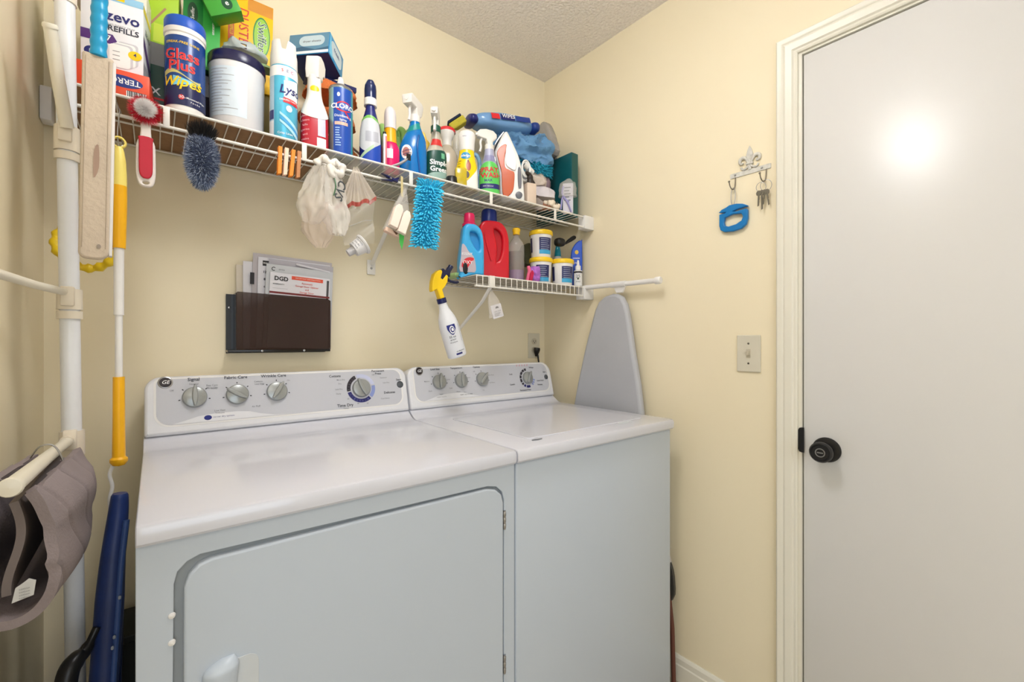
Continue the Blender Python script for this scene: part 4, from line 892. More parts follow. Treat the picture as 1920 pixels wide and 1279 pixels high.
# iron
t = thing('steam_iron', 'orange and white steam iron standing on its heel, tip up', 'iron', (1.056, 1.328, DECK), face(1.038, 1.325) + .05)
wi = P_('iron_white', (238, 238, 236), .25); oi = P_('iron_orange', (200, 84, 22), .25)
pr = [(-.012, 0), (.052, 0), (.058, .010), (.056, .050), (.050, .100), (.046, .135), (.036, .175), (.014, .225), (-.004, .262), (-.012, .268), (-.024, .258), (-.044, .220), (-.056, .190), (-.050, .160), (-.040, .120), (-.036, .075), (-.036, .030), (-.028, .006)]
def smoothpoly(p, n=4):
    out = []; m = len(p)
    for i in range(m):
        p0, p1, p2, p3 = (Vector((*p[(i + k) % m], 0)) for k in (-1, 0, 1, 2))
        for k in range(n):
            q = k / n; v = .5 * ((2 * p1) + (-p0 + p2) * q + (2 * p0 - 5 * p1 + 4 * p2 - p3) * q * q + (-p0 + 3 * p1 - 3 * p2 + p3) * q ** 3); out.append((v.x, v.y))
    lo = min(b for _, b in p) - 1e-6
    return [q for q in out if q[1] >= lo]
shape('shell', [smoothpoly(pr)], .070, wi, t, o=(0, .035, 0), bev=.012)
po = [(-.024, .026), (-.010, .018), (.012, .040), (.018, .075), (.018, .110), (.002, .118), (-.016, .130), (-.018, .165), (-.010, .205), (-.016, .215), (-.034, .205), (-.046, .182), (-.040, .150), (-.030, .110), (-.028, .060)]
shape('water_tank', [smoothpoly(po)], .006, oi, t, o=(0, -.034, 0), bev=.002)
pw = [(-.008, .215), (-.015, .170), (-.012, .138), (.004, .124), (.022, .118), (.026, .150), (.018, .190)]
shape('nose_cover', [smoothpoly(pw)], .006, wi, t, o=(0, -.035, 0), bev=.002)
shape('grip_pad', [smoothpoly([(.036, .050), (.044, .052), (.046, .085), (.042, .125), (.034, .130), (.031, .110), (.032, .070)])], .005, P_('grip_grey', (108, 108, 116), .5), t, o=(0, -.034, 0), bev=.0015)
lathe('dial', [(0, 0), (.013, 0), (.013, .003), (.010, .004), (0, .004)], P_('dial_grey', (96, 98, 106), .35), t, 28, (.036, -.035, .026), (0, -1, 0))
shape('soleplate', [smoothpoly([(-.062, .196), (-.050, .230), (-.026, .264), (-.020, .262), (-.048, .222), (-.056, .19), (-.048, .15), (-.044, .08), (-.044, .02), (-.050, .02), (-.052, .08), (-.054, .15)])], .060, METAL, t, o=(0, .030, 0), bev=.002)
# cream dispenser
t = thing('dispenser_bottle', 'square cream bottle with black nozzle leaning beside the iron', 'bottle', (1.135, 1.295, DECK), face(1.13, 1.295) + .5)
b = box('body', (-.020, .020, -.016, .016, 0, .088), P_('cream_plastic', (222, 202, 184), .4), t, bev=.003)
tube('nozzle', curvepts([(0, 0, .086), (0, 0, .108), (-.008, -.004, .122), (-.022, -.012, .124)], 5), [.012] * 6 + [.013, .013, .012, .011, .010, .009, .008, .008, .007, .006], P_('nozzle_dark', (52, 44, 42), .4), t, 14)
tube('lever', [(.006, 0, .110), (.022, .004, .095), (.026, .006, .070)], .004, P_('nozzle_dark', (52, 44, 42), .4), t, 8)
# white cord of the iron
t = thing('iron_cord', 'white coiled cord with clips at the right side of the iron', 'cord', (1.112, 1.318, DECK + .11), 0)
blob('cord_bundle', (.01, 0, .0), (.022, .018, .012), wi, t, .003, 60, 2, 3)
for k in range(3): tube('cord_loop', [(.004 + .020 * math.cos(a), -.016 - .003 * k, .025 + .028 * math.sin(a) + k * .006) for a in [q * PI / 10 for q in range(20)]], .0035, wi if k else GREYI, t, 8, closed=True)
tube('plug', [(.0, -.012, .055), (.05, -.004, .035)], .012, wi, t, 14)
# wipes pack, cloths
t = thing('wipes_pack', 'long blue soft pack of wipes lying across the top of the pile', 'pack', (1.085, 1.41, DECK + .345), 0, rot=(0, -.10, -.22))
b = blob('pack', (0, 0, 0), (.135, .055, .034), P_('pack_blue', (110, 156, 206), .25, coat=.3), t, .005, 14, 8, 4)
for (x0, x1, m) in ((-.07, -.035, REDI), (-.03, .03, NVP), (.035, .10, P_('pack_navy', (34, 62, 140)))):
    sheetmesh('print_panel', lambda a, c, x0=x0, x1=x1: (x0 + (x1 - x0) * a, -.0605 + .008 * c * c, -.006 + .024 * c), 6, 4, m, t)
ftext('WIPES', (0, -.0615, .006), X, Z, .020, WHI, t, off=.003)
blob('end_seal', (-.135, 0, 0), (.022, .048, .020), P_('pack_navy2', (34, 40, 110), .3), t, .004, 20, 2, 3)
blob('end_seal', (.137, 0, -.004), (.022, .046, .020), P_('pack_navy', (34, 62, 140)), t, .004, 20, 5, 3)
t = thing('microfiber_cloths', 'heap of crumpled steel-blue microfiber cloths right of the iron, under the wipes pack', 'cloth', (1.190, 1.42, DECK + .240), -.5)
cm = P_('cloth_blue', (92, 138, 180), .95, bump=(200, .6, .003), sheen=.3)
blob('cloth', (-.01, 0, .050), (.110, .072, .048), cm, t, .034, 15, 3, 5, True)
blob('cloth', (.035, -.015, .015), (.085, .065, .055), P_('cloth_blue2', (104, 150, 192), .95, bump=(200, .6, .003)), t, .034, 17, 9, 5, True)
t = thing('chenille_mitt', 'turquoise chenille mop cloth peeking out beneath the blue cloths', 'cloth', (1.205, 1.40, DECK + .166), -.5)
tm = P_('chenille_teal', (30, 148, 176), .9)
blob('backing', (0, 0, .02), (.095, .06, .022), tm, t, .004, 20, 1, 3)
nd = []
for i in range(260):
    a = random.uniform(PI * 1.0, PI * 2.0); p = Vector((.095 * math.cos(a) + random.uniform(-.01, .01), .06 * math.sin(a), .02 + random.uniform(-.026, .022)))
    nd.append((p, (math.cos(a) * .5, math.sin(a), -.3 + random.uniform(-.5, .5)), .018, .0042))
spikes('noodles', nd, tm, t, 5)
t = thing('grey_cloths', 'pile of light grey and taupe cloths behind the cream bottle', 'cloth', (1.225, 1.395, DECK), -.5)
blob('cloth', (.0, -.01, .060), (.095, .068, .066), P_('cloth_grey', (216, 208, 212), .95, bump=(160, .5, .003)), t, .020, 12, 21, 5, True, squash=.001)
blob('cloth', (-.02, -.01, .138), (.078, .055, .030), P_('cloth_taupe', (214, 200, 188), .95, bump=(160, .5, .003)), t, .020, 16, 31, 5, True)
blob('cloth', (.055, .01, .135), (.035, .040, .028), P_('cloth_mauve', (140, 120, 130), .95), t, .008, 20, 12, 4)
t = thing('clip_pile', 'small heap of brown and ivory plastic outlet caps at the shelf edge', 'plastic parts', (1.225, 1.292, DECK), -.6)
for i, (x, y, z, r, m) in enumerate(((-.035, 0, .012, .014, 'brown'), (-.015, .004, .014, .016, 'brown'), (-.025, .012, .028, .014, 'brown'), (.004, 0, .012, .013, 'brown'), (.018, .004, .030, .018, 'ivory'), (.036, 0, .016, .016, 'ivory'), (.0, .016, .036, .014, 'ivory'))):
    blob('cap', (x, y, z), (r, r * .8, r * .8), P_('part_brown', (140, 92, 68), .5) if m == 'brown' else P_('part_ivory', (226, 212, 190), .4), t, .004, 60, i, 3)
for xx in (.030, .037): box('slot', (xx, xx + .0025, -.0155, -.0125, .022, .032), P_('slot_dark', (70, 64, 40)), t)
t = thing('grey_filter', 'grey folded paper filter leaning behind the plastic caps', 'filter', (1.175, 1.315, DECK), -.5)
shape('sheet', [[(-.03, 0), (.03, 0), (.036, .032), (.012, .048), (-.018, .030)]], .008, P_('filter_grey', (150, 140, 134), .8), t, bev=.002)
t = thing('papers_bag', 'clear bag of manuals and a lilac tag standing beside the dark teal binder', 'bag', (1.326, 1.277, DECK), -.85)
shape('booklet', [rrect(-.020, .022, .004, .128, .002)], .010, P_('booklet', (206, 204, 214), .5), t, o=(0, .006, 0), bev=.001)
for i in range(5): box('print_line', (-.014, .012 - (i % 2) * .006, -.0052, -.0046, .108 - i * .013, .112 - i * .013), GREYI, t)
tube('lilac_strap', curvepts([(-.028, -.008, .02), (-.020, -.010, .07), (.0, -.011, .045), (.014, -.010, .008)], 6), .0035, P_('strap_lilac', (150, 146, 196), .5), t, 8, flat=.4)
tube('lilac_strap', curvepts([(-.018, -.008, .115), (-.022, -.011, .085), (-.008, -.011, .06), (.006, -.010, .05)], 6), .0035, P_('strap_lilac', (150, 146, 196), .5), t, 8, flat=.4)
blob('bag', (0, 0, .072), (.036, .016, .074), FILM, t, .006, 30, 4, 4, True, squash=.001)
t, b, fr = boxthing('binder_box', 'tall dark teal binder box standing on edge against the right wall', 'box', .040, .22, .268, (1.374, 1.392, DECK), 0, {'body': P_('binder_teal', (12, 84, 92), .35)}, bev=.002)
panel(b, fr, 'front', -.017, .017, .004, .264, P_('binder_green', (30, 84, 80), .5))
t = thing('bagged_sheets', 'clear plastic bag with grey pleated sheets stuck up behind the teal binder', 'bag', (1.372, 1.435, DECK + .269), .0)
shape('bag', [smoothpoly([(-.085, 0), (.085, 0), (.080, .07), (.052, .135), (.030, .16), (.0, .150), (-.055, .085)], 3)], .045, P_('bag_grey', (168, 164, 162), .2, alpha=.72, bump=(28, 1, .01)), t, o=(.0225 - .045, .0, 0), right=(0, -1, 0), up=Z, bev=.010)
for i in range(5): box('pleat', (-.016 + i * .006, -.013 + i * .006, -.055 + .004 * i, .045, .0, .10 - .006 * i), P_('pleat_grey', (120, 116, 114), .7), t)
# ------------------------------------------------------------------ things on the short shelf
t = thing('detergent_jug', 'sky-blue handled jug with pink cap and red label on the short shelf', 'jug', (.876, 1.322, LDECK), face(.876, 1.322) + .25); t.scale = (.97, .95, 1.04)
jb = P_('jug_blue', (60, 170, 226), .3)
pr = [(-.044, 0), (.044, 0), (.046, .006), (.046, .085), (.044, .125), (.036, .158), (.014, .176), (-.014, .178), (-.030, .166), (-.034, .140), (-.040, .10), (-.046, .05), (-.046, .006)]
hole = [(-.006, .150), (.016, .148), (.028, .128), (.030, .098), (.022, .088), (.010, .100), (-.004, .125)]
shape('body', [smoothpoly(pr, 3), smoothpoly(hole, 3)], .058, jb, t, o=(0, .029, 0), bev=.010)
shape('grip_web', [smoothpoly([(a * 1.1, b) for a, b in hole], 3)], .020, P_('jug_blue_dark', (40, 140, 200), .35), t, o=(0, .012, 0))
shape('label', [smoothpoly([(-.043, .012), (.010, .012), (.014, .040), (.006, .066), (-.012, .082), (-.024, .100), (-.036, .104), (-.040, .06)], 3)], .002, P_('label_greyred', (190, 176, 184), .4), t, o=(-.002, -.0285, 0))
shape('label_red', [smoothpoly([(-.038, .030), (-.020, .024), (-.006, .040), (.008, .058), (-.010, .062), (-.030, .052)], 3)], .001, REDI, t, o=(-.002, -.0303, 0))
for s_, x, z, sz in (('ESSENT', -.020, .072, .012), ('OXY', -.018, .044, .017)): ftext(s_, (x, -.0315, z), X, Z, sz, WHI, t)
lathe('cap', [(0, .172), (.026, .172), (.026, .180), (.0205, .184), (.0195, .210), (.017, .216), (0, .216)], P_('cap_pink', (216, 30, 90), .35), t, 28, (-.004, 0, 0))
t = thing('detergent_jug', 'large glossy red detergent jug with navy cap, second from the left on the short shelf', 'jug', (.988, 1.345, LDECK), face(.985, 1.34) + .25); t.scale = (.93, .93, 1.04)
jr = P_('jug_red', (206, 16, 36), .28)
pr = [(-.060, 0), (.060, 0), (.063, .008), (.063, .12), (.060, .155), (.048, .186), (.022, .206), (-.030, .208), (-.052, .196), (-.060, .17), (-.062, .12), (-.063, .008)]
hole = [(.000, .178), (.022, .172), (.034, .150), (.034, .110), (.024, .074), (.010, .062), (.014, .100), (.008, .140)]
shape('body', [smoothpoly(pr, 3), smoothpoly(hole, 3)], .074, jr, t, o=(0, .037, 0), bev=.008)
shape('grip_web', [smoothpoly([(a, b) for a, b in hole], 3)], .036, P_('jug_red_web', (186, 12, 30), .3), t, o=(0, .018, 0))
tube('moulded_rib', curvepts([(-.040, -.035, .165), (-.030, -.0375, .120), (-.012, -.0375, .065)], 6), .0035, jr, t, 8)
lathe('cap', [(0, .200), (.034, .200), (.033, .206), (.031, .245), (.027, .252), (0, .252)], P_('cap_darkblue', (18, 40, 116), .3), t, 32, (-.012, 0, 0))
t = thing('tall_bottle', 'slim clear bottle with yellow cap and a little purple liquid', 'bottle', (1.093, 1.328, LDECK), face(1.1, 1.33))
L = Loft([(0, .028, .024), (.004, .031, .026), (.130, .031, .026), (.155, .025, .022), (.175, .011, .011), (.188, .010, .010)])
L.mesh('body', P_('clear_bottle', (190, 184, 180), .1, alpha=.42), t, 32); L.mesh('liquid', P_('liquid_purple', (150, 96, 176), .15, alpha=.85), t, 28, z0=.003, z1=.046, off=-.002)
L.patch('label', -PI * .75, PI * .3, .046, .118, P_('label_dull', (78, 74, 62), .3, alpha=.8), t, off=-.001, nu=20)
lathe('cap', [(0, .184), (.0135, .184), (.0135, .194), (.0155, .198), (.0155, .206), (.012, .209), (0, .209)], YEL, t, 24)
def white_tub(label, loc, fc, base=0):
    t = thing('cleaner_tub', label, 'tub', loc, face(loc[0], loc[1]) + fc, group='white tubs with yellow lids on the short shelf')
    L = Loft([(0, .038, .038), (.003, .040, .040), (.080, .043, .043), (.088, .0445, .0445), (.092, .0445, .0445)], smooth=False)
    L.mesh('body', P_('tub_gloss', (240, 238, 238), .22), t, 40)
    lathe('lid', [(0, .091), (.0475, .091), (.0485, .093), (.0485, .105), (.046, .109), (.040, .110), (0, .108)], P_('lid_yellow', (246, 206, 40), .35), t, 40)
    L.patch('label', -.05, 1.25, .012, .078, P_('label_tubnavy', (36, 40, 96), .3), t, off=.0008); L.patch('label_cyan', -.05, 1.25, .012, .028, P_('label_tubcyan', (60, 166, 214), .3), t, off=.0012); L.patch('label_left', -1.5, -.85, .020, .078, P_('label_tubnavy', (36, 40, 96), .3), t, off=.0008)
    for i in range(6): L.patch('print_line', .1, .1 + random.uniform(.7, 1.0), .070 - i * .008, .0725 - i * .008, P_('line_pale', (150, 156, 176)), t, off=.0013, nu=8, nv=1)
    return t
white_tub('white tub with yellow lid standing left, carrying the stacked third tub', (1.232, 1.338, LDECK), -.4)
white_tub('white tub with yellow lid and blue label, right of the pair on the shelf wires', (1.324, 1.306, LDECK), 0)
tt = white_tub('white tub with yellow lid stacked on top of the left one', (1.232, 1.338, LDECK + .1105), -.1)
t = thing('scoop', 'black plastic scoop lying on the tubs with its handle pointing up right', 'scoop', (1.352, 1.32, LDECK + .178), 0)
tube('handle', curvepts([(-.020, 0, .008), (.0, .002, .006), (.022, .0, .020), (.050, -.002, .038), (.058, -.002, .042)], 5), [.008, .007, .006, .006, .006, .006, .006, .007, .008, .009, .010, .011, .012, .0125, .013, .013, .013, .012, .010, .008, .005], BLACK, t, 12, flat=.7)
blob('bowl', (-.030, .0, .008), (.024, .020, .018), BLACK, t, 0, 1, 0, 3)
t = thing('glue_bottle', 'small bottle with teal pointed cap behind the right-hand tub', 'bottle', (1.362, 1.372, LDECK), face(1.3, 1.37))
Loft([(0, .018, .018), (.13, .018, .018), (.142, .012, .012)]).mesh('body', P_('bottle_pale', (196, 200, 206), .3), t, 20); lathe('pointed_cap', [(0, .138), (.015, .138), (.013, .160), (.006, .196), (.003, .212), (0, .214)], P_('cap_teal', (10, 140, 170), .3), t, 20)
t = thing('green_bottle', 'small green-capped bottle between the stacked tub and the teal-capped one', 'bottle', (1.300, 1.392, LDECK), face(1.3, 1.37))
Loft([(0, .015, .015), (.13, .015, .015), (.14, .010, .010)]).mesh('body', P_('bottle_straw', (222, 208, 120), .3), t, 20); lathe('cap', [(0, .138), (.012, .138), (.012, .166), (0, .168)], P_('cap_green', (0, 130, 90), .3), t, 20)
t = thing('flat_bottle', 'bright blue flat bottle with slanted shoulder against the right wall', 'bottle', (1.408, 1.300, LDECK), -.75); t.scale = (.85, 1, 1)
shape('body', [smoothpoly([(-.032, 0), (.022, 0), (.024, .01), (.024, .19), (.018, .200), (.004, .198), (-.018, .178), (-.032, .140), (-.034, .01)], 3)], .024, P_('bottle_royal', (14, 74, 188), .3), t, o=(0, .012, 0), bev=.005)
shape('gold_emblem', [oval(-.004, .150, .009, .009)], .001, P_('print_gold2', (214, 180, 60)), t, o=(0, -.012, 0)); ftext('CONCEN', (-.006, -.0122, .124), X, Z, .008, WHI, t); ftext('clean', (-.004, -.0122, .105), X, Z, .011, WHI, t)
t = thing('dropper_bottle', 'small white dropper bottle with black band in front of the blue flat bottle', 'bottle', (1.374, 1.264, LDECK), face(1.35, 1.27))
L = Loft([(0, .0165, .0165), (.003, .0175, .0175), (.062, .0175, .0175), (.066, .015, .015)]); L.mesh('body', P_('dropper_white', (226, 226, 226), .3), t, 24)
L.patch('black_band', -PI, PI, .054, .066, PBLK, t, nu=24, nv=2); lathe('dropper_cap', [(0, .064), (.011, .064), (.011, .084), (.006, .088), (.004, .108), (0, .110)], WHITE, t, 20)
L.text('25', .0, .040, .018, GREYI, t); L.text('drops', .0, .018, .008, GREYI, t); L.patch('mark', -.25, .25, .026, .034, P_('drop_mark', (60, 80, 60)), t, ell=True)
t = thing('scrub_puff', 'purple scrubbing puff between the clear bottle and the tubs', 'sponge', (1.148, 1.282, LDECK), 0)
blob('puff', (0, 0, .030), (.024, .018, .030), P_('puff_purple', (176, 110, 200), .8), t, .008, 60, 3, 4)
t = thing('pink_clip', 'folded pink and crimson plastic clip beside the purple puff', 'clip', (1.112, 1.284, LDECK), -.2)
shape('clip_arm', [[(-.010, 0), (.002, 0), (.012, .04), (.006, .060), (-.004, .058), (.0, .04)]], .010, P_('clip_pink', (236, 110, 150), .35), t, bev=.002); shape('clip_arm', [[(-.002, 0), (.010, 0), (.018, .03), (.012, .042), (.004, .030)]], .010, P_('clip_crimson', (190, 20, 70), .35), t, o=(0, -.011, 0), bev=.002)
t = thing('orange_bottle', 'amber-orange bottle with navy cap standing deep behind the stacked tubs', 'bottle', (1.205, 1.455, LDECK), 0)
Loft([(0, .034, .024), (.07, .034, .024), (.10, .020, .018), (.12, .013, .013)]).mesh('body', P_('bottle_orange', (210, 84, 26), .25), t, 28); lathe('cap', [(0, .115), (.015, .115), (.015, .135), (0, .137)], NAVY, t, 20)
t = thing('net_bag', 'dark see-through green net bag behind the clear bottle', 'bag', (1.275, 1.470, LDECK), 0)
blob('bag', (0, 0, .10), (.045, .035, .10), P_('net_green', (86, 92, 66), .6, alpha=.75), t, .012, 24, 6, 4, squash=.002)
t = thing('green_pouch', 'flat pale green pouch and black tag at the left end of the short shelf', 'pouch', (.838, 1.39, LDECK), .1)
shape('pouch', [rrect(-.028, .018, 0, .012, .004)], .15, P_('pouch_green', (156, 186, 120), .4), t, o=(0, .09, 0), bev=.003)
blob('black_tag', (.004, -.085, .026), (.017, .006, .022), BLACK, t, .001, 20, 2, 3)

# ------------------------------------------------------------------ hanging from the lower rail
def hook(t, x, z0=1.679, r=.0045, to=None): return tube('wire_hook', [(x, SY + r * math.cos(a), z0 + r * math.sin(a) + .002) for a in [PI * k / 8 for k in range(-1, 9)]] + [(x, SY - r, (to if to else z0 - .03))], .0011, METAL, t, 6)
RAIL = 1.679
# red and white dish brush
t = thing('dish_brush', 'red and white round dish brush hanging bristles-up from the upper shelf', 'brush', (-.015, 1.222, 1.692), 0)
rb = P_('bristle_red', (214, 34, 58), .6); wb = P_('bristle_snow', (255, 250, 248), .6); hb = P_('brush_white', (230, 222, 216), .35)
blob('head', (0, -.006, .001), (.0145, .012, .0145), P_('bristle_white', (240, 230, 228), .6), t, 0, 1, 0, 3)
a1, a2 = [], []
for i in range(2200):
    ny = -random.random(); a = random.uniform(0, 2 * PI); q_ = math.sqrt(1 - ny * ny); n = Vector((q_ * math.cos(a), ny, q_ * math.sin(a)))
    d = n + Vector((random.uniform(-.3, .3), random.uniform(-.3, .3), random.uniform(-.3, .3)))
    if ny < -.42: a1.append((n * .006 + Vector((0, -.004, 0)), d, .018, .0009))
    else: a2.append((n * .008 + Vector((0, .004, 0)), d, random.uniform(.022, .027), .0009))
spikes('white_bristles', a1, wb, t, 3); spikes('red_bristles', a2, rb, t, 3)
hp = [(-.0075, -.022), (-.0085, -.040), (-.010, -.055), (-.0155, -.070), (-.0165, -.100), (-.0165, -.135), (-.013, -.154), (-.007, -.160), (0, -.161)]
out = hp + [(-a, b) for a, b in hp[:-1][::-1]]
shape('handle', [smoothpoly(out, 3), oval(0, -.152, .0055, .0035, 16)], .010, hb, t, o=(0, .014, 0), bev=.003)
gp = [(-.011, -.056), (-.0115, -.068), (-.0115, -.12), (-.010, -.136), (-.005, -.143), (0, -.144)]
shape('red_grip', [smoothpoly(gp + [(-a, b) for a, b in gp[:-1][::-1]], 3)], .006, P_('grip_red', (190, 24, 50), .4), t, o=(0, .005, 0), bev=.002)
# yellow telescoping pole
t = thing('duster_pole', 'yellow and white telescoping duster pole hanging by a wire hook beside the big pole', 'pole', (-.0575, 1.215, 0), 0)
yl = P_('pole_yellow', (246, 182, 20), .35); yp = P_('pole_paleyellow', (246, 226, 120), .4); ypw = P_('pole_white', (232, 230, 228), .35)
tube('wire_hook', curvepts([(.002, .045, 1.685), (.0, .030, 1.690), (0, .022, 1.680), (-.002, .0, 1.630), (0, -.004, 1.602), (.004, .0, 1.600), (.006, .004, 1.612)], 5), .0011, METAL, t, 6)
tube('wire_hook', [(.0, .030, 1.687), (-.010, .05, 1.722)], .0011, METAL, t, 6)
shape('eye_ring', [oval(0, 0, .0125, .0125, 28), oval(0, .001, .0082, .0085, 24)], .009, yp, t, o=(0, .0045, 1.609), bev=.003)
lathe('pale_grip', [(.006, 1.600), (.0085, 1.592), (.0115, 1.570), (.0128, 1.535), (.0128, 1.520), (0, 1.520)], yp, t, 24)
lathe('yellow_sleeve', [(0, 1.520), (.0130, 1.520), (.0130, 1.470), (.0110, 1.392), (0, 1.392)], yl, t, 24)
lathe('outer_tube', [(0, 1.394), (.0085, 1.394), (.0082, 1.255), (0, 1.255)], ypw, t, 20); lathe('inner_tube', [(0, 1.256), (.0062, 1.256), (.0062, 1.125), (0, 1.125)], ypw, t, 20)
lathe('lower_grip', [(0, 1.128), (.0095, 1.128), (.0100, 1.02), (.0108, .962), (0, .962)], yl, t, 20)
lathe('end_knob', [(0, .966), (.010, .965), (.0145, .960), (.0145, .954), (.010, .947), (0, .944)], yl, t, 24)
tube('white_cord', curvepts([(-.008, .004, .950), (-.014, .0, .930), (-.010, .0, .905), (-.014, .0, .880), (-.013, .01, .850)], 5), .0032, ypw, t, 8, flat=.6)
# fuzzy duster
t = thing('fluffy_duster', 'dark blue-grey fluffy oval duster with black tuft hanging from the rail', 'duster', (.083, 1.215, 1.612), 0)
blob('core', (0, 0, 0), (.026, .020, .060), P_('fluff_core', (50, 58, 80), .9), t, .002, 20, 1, 3)
g1, g2, g3 = [], [], []
for i in range(4200):
    u = random.uniform(-1, 1); a = random.uniform(0, 2 * PI); q = math.sqrt(1 - u * u)
    n = Vector((q * math.cos(a), q * math.sin(a), u)); p = Vector((n.x * .022, n.y * .016, n.z * .056 - .002))
    d = n + Vector((random.uniform(-.5, .5), random.uniform(-.5, .5), random.uniform(-.7, .2)))
    if u > .72: g3.append((p, Vector((n.x * .8, n.y, 1 + random.uniform(-.3, .3))), .036, .0011))
    elif i % 3: g1.append((p, d, random.uniform(.012, .018), .0012))
    else: g2.append((p, d, random.uniform(.013, .019), .0010))
spikes('dark_fibres', g1, P_('fluff_navy', (86, 100, 130), .8), t, 3); spikes('pale_fibres', g2, P_('fluff_pale', (190, 202, 224), .8), t, 3); spikes('black_tuft', g3, P_('fluff_black', (22, 22, 26), .6), t, 3)
tube('handle_stub', [(0, .010, .055), (0, .030, .072)], .005, BLACK, t, 8)
# clothes pegs
def peg(label, x, mat, tilt, grp='clothes pegs clipped on the rail'):
    t = thing('clothes_peg', label, 'clothes peg', (x, SY - .002, RAIL - .001), 0, grp, rot=(0, tilt, 0))
    for s in (1, -1):
        shape('peg_leg', [[(-.0045, .018), (.0045, .018), (.0045, -.050), (-.0045, -.054)]], .006, mat, t, o=(0, -.001 if s > 0 else .0085, 0), bev=.0008)
    tube('spring', [(-.0052, -.0035, -.008), (.0052, -.0035, -.008), (.0052, .006, -.010), (-.0052, .006, -.010)], .0011, METAL, t, 6, closed=True)
    return t
po_, pw_, pd_ = P_('peg_orange', (246, 144, 40), .5), P_('peg_white', (246, 210, 186), .5), P_('peg_wood', (206, 142, 94), .7, var=(60, .2))
peg('orange clothes peg, left end of the row of pegs next to the white one', .2475, po_, .03); peg('whitish-pink clothes peg between the two orange pegs', .2620, pw_, .06); peg('orange clothes peg between the whitish and the wooden one', .2775, po_, .09); peg('plain wooden clothes peg at the right end of the peg row', .2920, pd_, .05)
t = thing('peg_clip', 'navy plastic clothes peg clamped sideways on the rail beside the sponge strap', 'clothes peg', (.540, SY - .004, 1.680), 0)
shape('peg_leg', [[(-.028, .010), (.006, -.004), (.022, -.006), (.022, .0), (-.004, .006)]], .012, NAVY, t, bev=.001); shape('peg_leg', [[(-.028, -.008), (.0, -.002), (.026, .010), (.026, .004), (.004, -.008)]], .012, NAVY, t, o=(0, .002, 0), bev=.001)
tube('spring', [(-.001, -.014, 0), (-.001, .008, 0)], .003, METAL, t, 8)
# knotted carrier bag
def wrinkle(p, k, amp, seed): return noise.ridged_multi_fractal(Vector(p) * k + Vector((seed, seed * 2, 0)), 1, 2, 3, 1, 2) * amp
t = thing('carrier_bag', 'white translucent carrier bag with green print knotted round the rail', 'bag', (.352, 1.228, 1.66), 0)
def bagf(a, b, w0, w1, cx0, cx1, z0, z1, seed, tip=0):
    th = a * 2 * PI; k = math.sin(b * PI * .5) ** .8
    w_ = (w0 + (w1 - w0) * k) * (1 - tip * max(0, b - .72) / .28 * .85); z = z0 + (z1 - z0) * b
    x = cx0 + (cx1 - cx0) * b + w_ * math.cos(th); y = w_ * .42 * math.sin(th)
    f = wrinkle((math.cos(th) * 1.2, math.sin(th) * 1.2, z * 9), 1.5, .009, seed)
    return (x + math.cos(th) * f, y + math.sin(th) * f - .004, z)
sheetmesh('film', lambda a, b: bagf(a, b, .010, .030, .012, .030, .005, -.172, 3, .8), 48, 30, BAGM, t)
sheetmesh('film_flap', lambda a, b: bagf(a, b, .008, .038, -.008, -.034, .0, -.150, 9, .9), 48, 24, P_('bag_film_thin', (232, 224, 212), .35, alpha=.36, bump=(40, .5, .004)), t)
sheetmesh('film_tail', lambda a, b: bagf(a, b, .018, .030, -.022, -.014, -.08, -.212, 14, 1.1), 40, 20, P_('bag_film_pink', (220, 200, 186), .35, alpha=.32, bump=(40, .5, .004)), t)
kn_ = P_('bag_knot', (232, 226, 218), .4)
tube('knot', curvepts([(-.022, .0, .006), (-.008, -.010, .022), (.010, -.014, .012), (.022, -.006, .020), (.040, -.012, .010), (.034, -.016, -.010), (.012, -.014, -.002)], 6), [.010 + .0025 * math.sin(k * 1.1) for k in range(37)], kn_, t, 12)
tube('knot_end', curvepts([(.006, -.018, .006), (.010, -.020, -.014), (.018, -.020, -.026)], 5), [.007, .008, .009, .009, .009, .008, .008, .007, .006, .005, .003], kn_, t, 10)
gp_ = P_('print_baggreen', (70, 110, 76)); gbk = P_('print_bagblack', (64, 70, 74))
tube('green_stripe', curvepts([(.018, -.022, -.028), (.020, -.026, -.050), (.014, -.027, -.075)], 5), .0018, gp_, t, 6)
ftext('CVS', (.030, -.0295, -.056), Vector((-.25, 0, -1)), Vector((1, 0, -.25)), .030, gbk, t, bold=.02, shear=.3)
# clear zip bags
t = thing('zip_bag', 'gathered clear zip bag with brownish red strip behind the carrier bag', 'bag', (.440, 1.246, 1.675), 0)
def fan(a, b): 
    w_ = .006 + .052 * b; x = (a * 2 - 1) * w_ - .004; z = .010 - b * (.118 - .044 * a) - .004 * math.cos(a * 22); return (x, -.006 + .006 * b * math.sin(a * 30) - .004, z)
sheetmesh('pleated_film', fan, 40, 12, P_('film_pleat', (224, 210, 196), .3, alpha=.5), t)
sheetmesh('red_strip', lambda a, b: (lambda p: (p[0], p[1] - .0015, p[2] - .012 * b))(fan(a, .98)), 40, 2, P_('strip_brownred', (164, 76, 66), .5), t)
sheetmesh('lower_pouch', lambda a, b: (-.052 + .100 * a - .018 * b * (1 - a) * -1, -.012 + .006 * math.sin(b * 9 + a * 4), -.115 + .046 * a - b * (.125 - .03 * (1 - a)) - .0), 20, 20, P_('film_clear', (236, 232, 228), .2, alpha=.14), t)
for i, z in enumerate((-.150,)):
    tube('crease', curvepts([(-.040, -.014, -.165), (-.010, -.016, -.150), (.018, -.016, -.135), (.040, -.014, -.130)], 5), .0035, P_('film_white', (232, 228, 222), .3, alpha=.55), t, 8, flat=.3)
t = thing('childproof_plug', 'white stepped plastic cap with printed text held in the clear zip bag', 'cap', (.446, 1.248, 1.466), 0, rot=(.15, .95, .0))
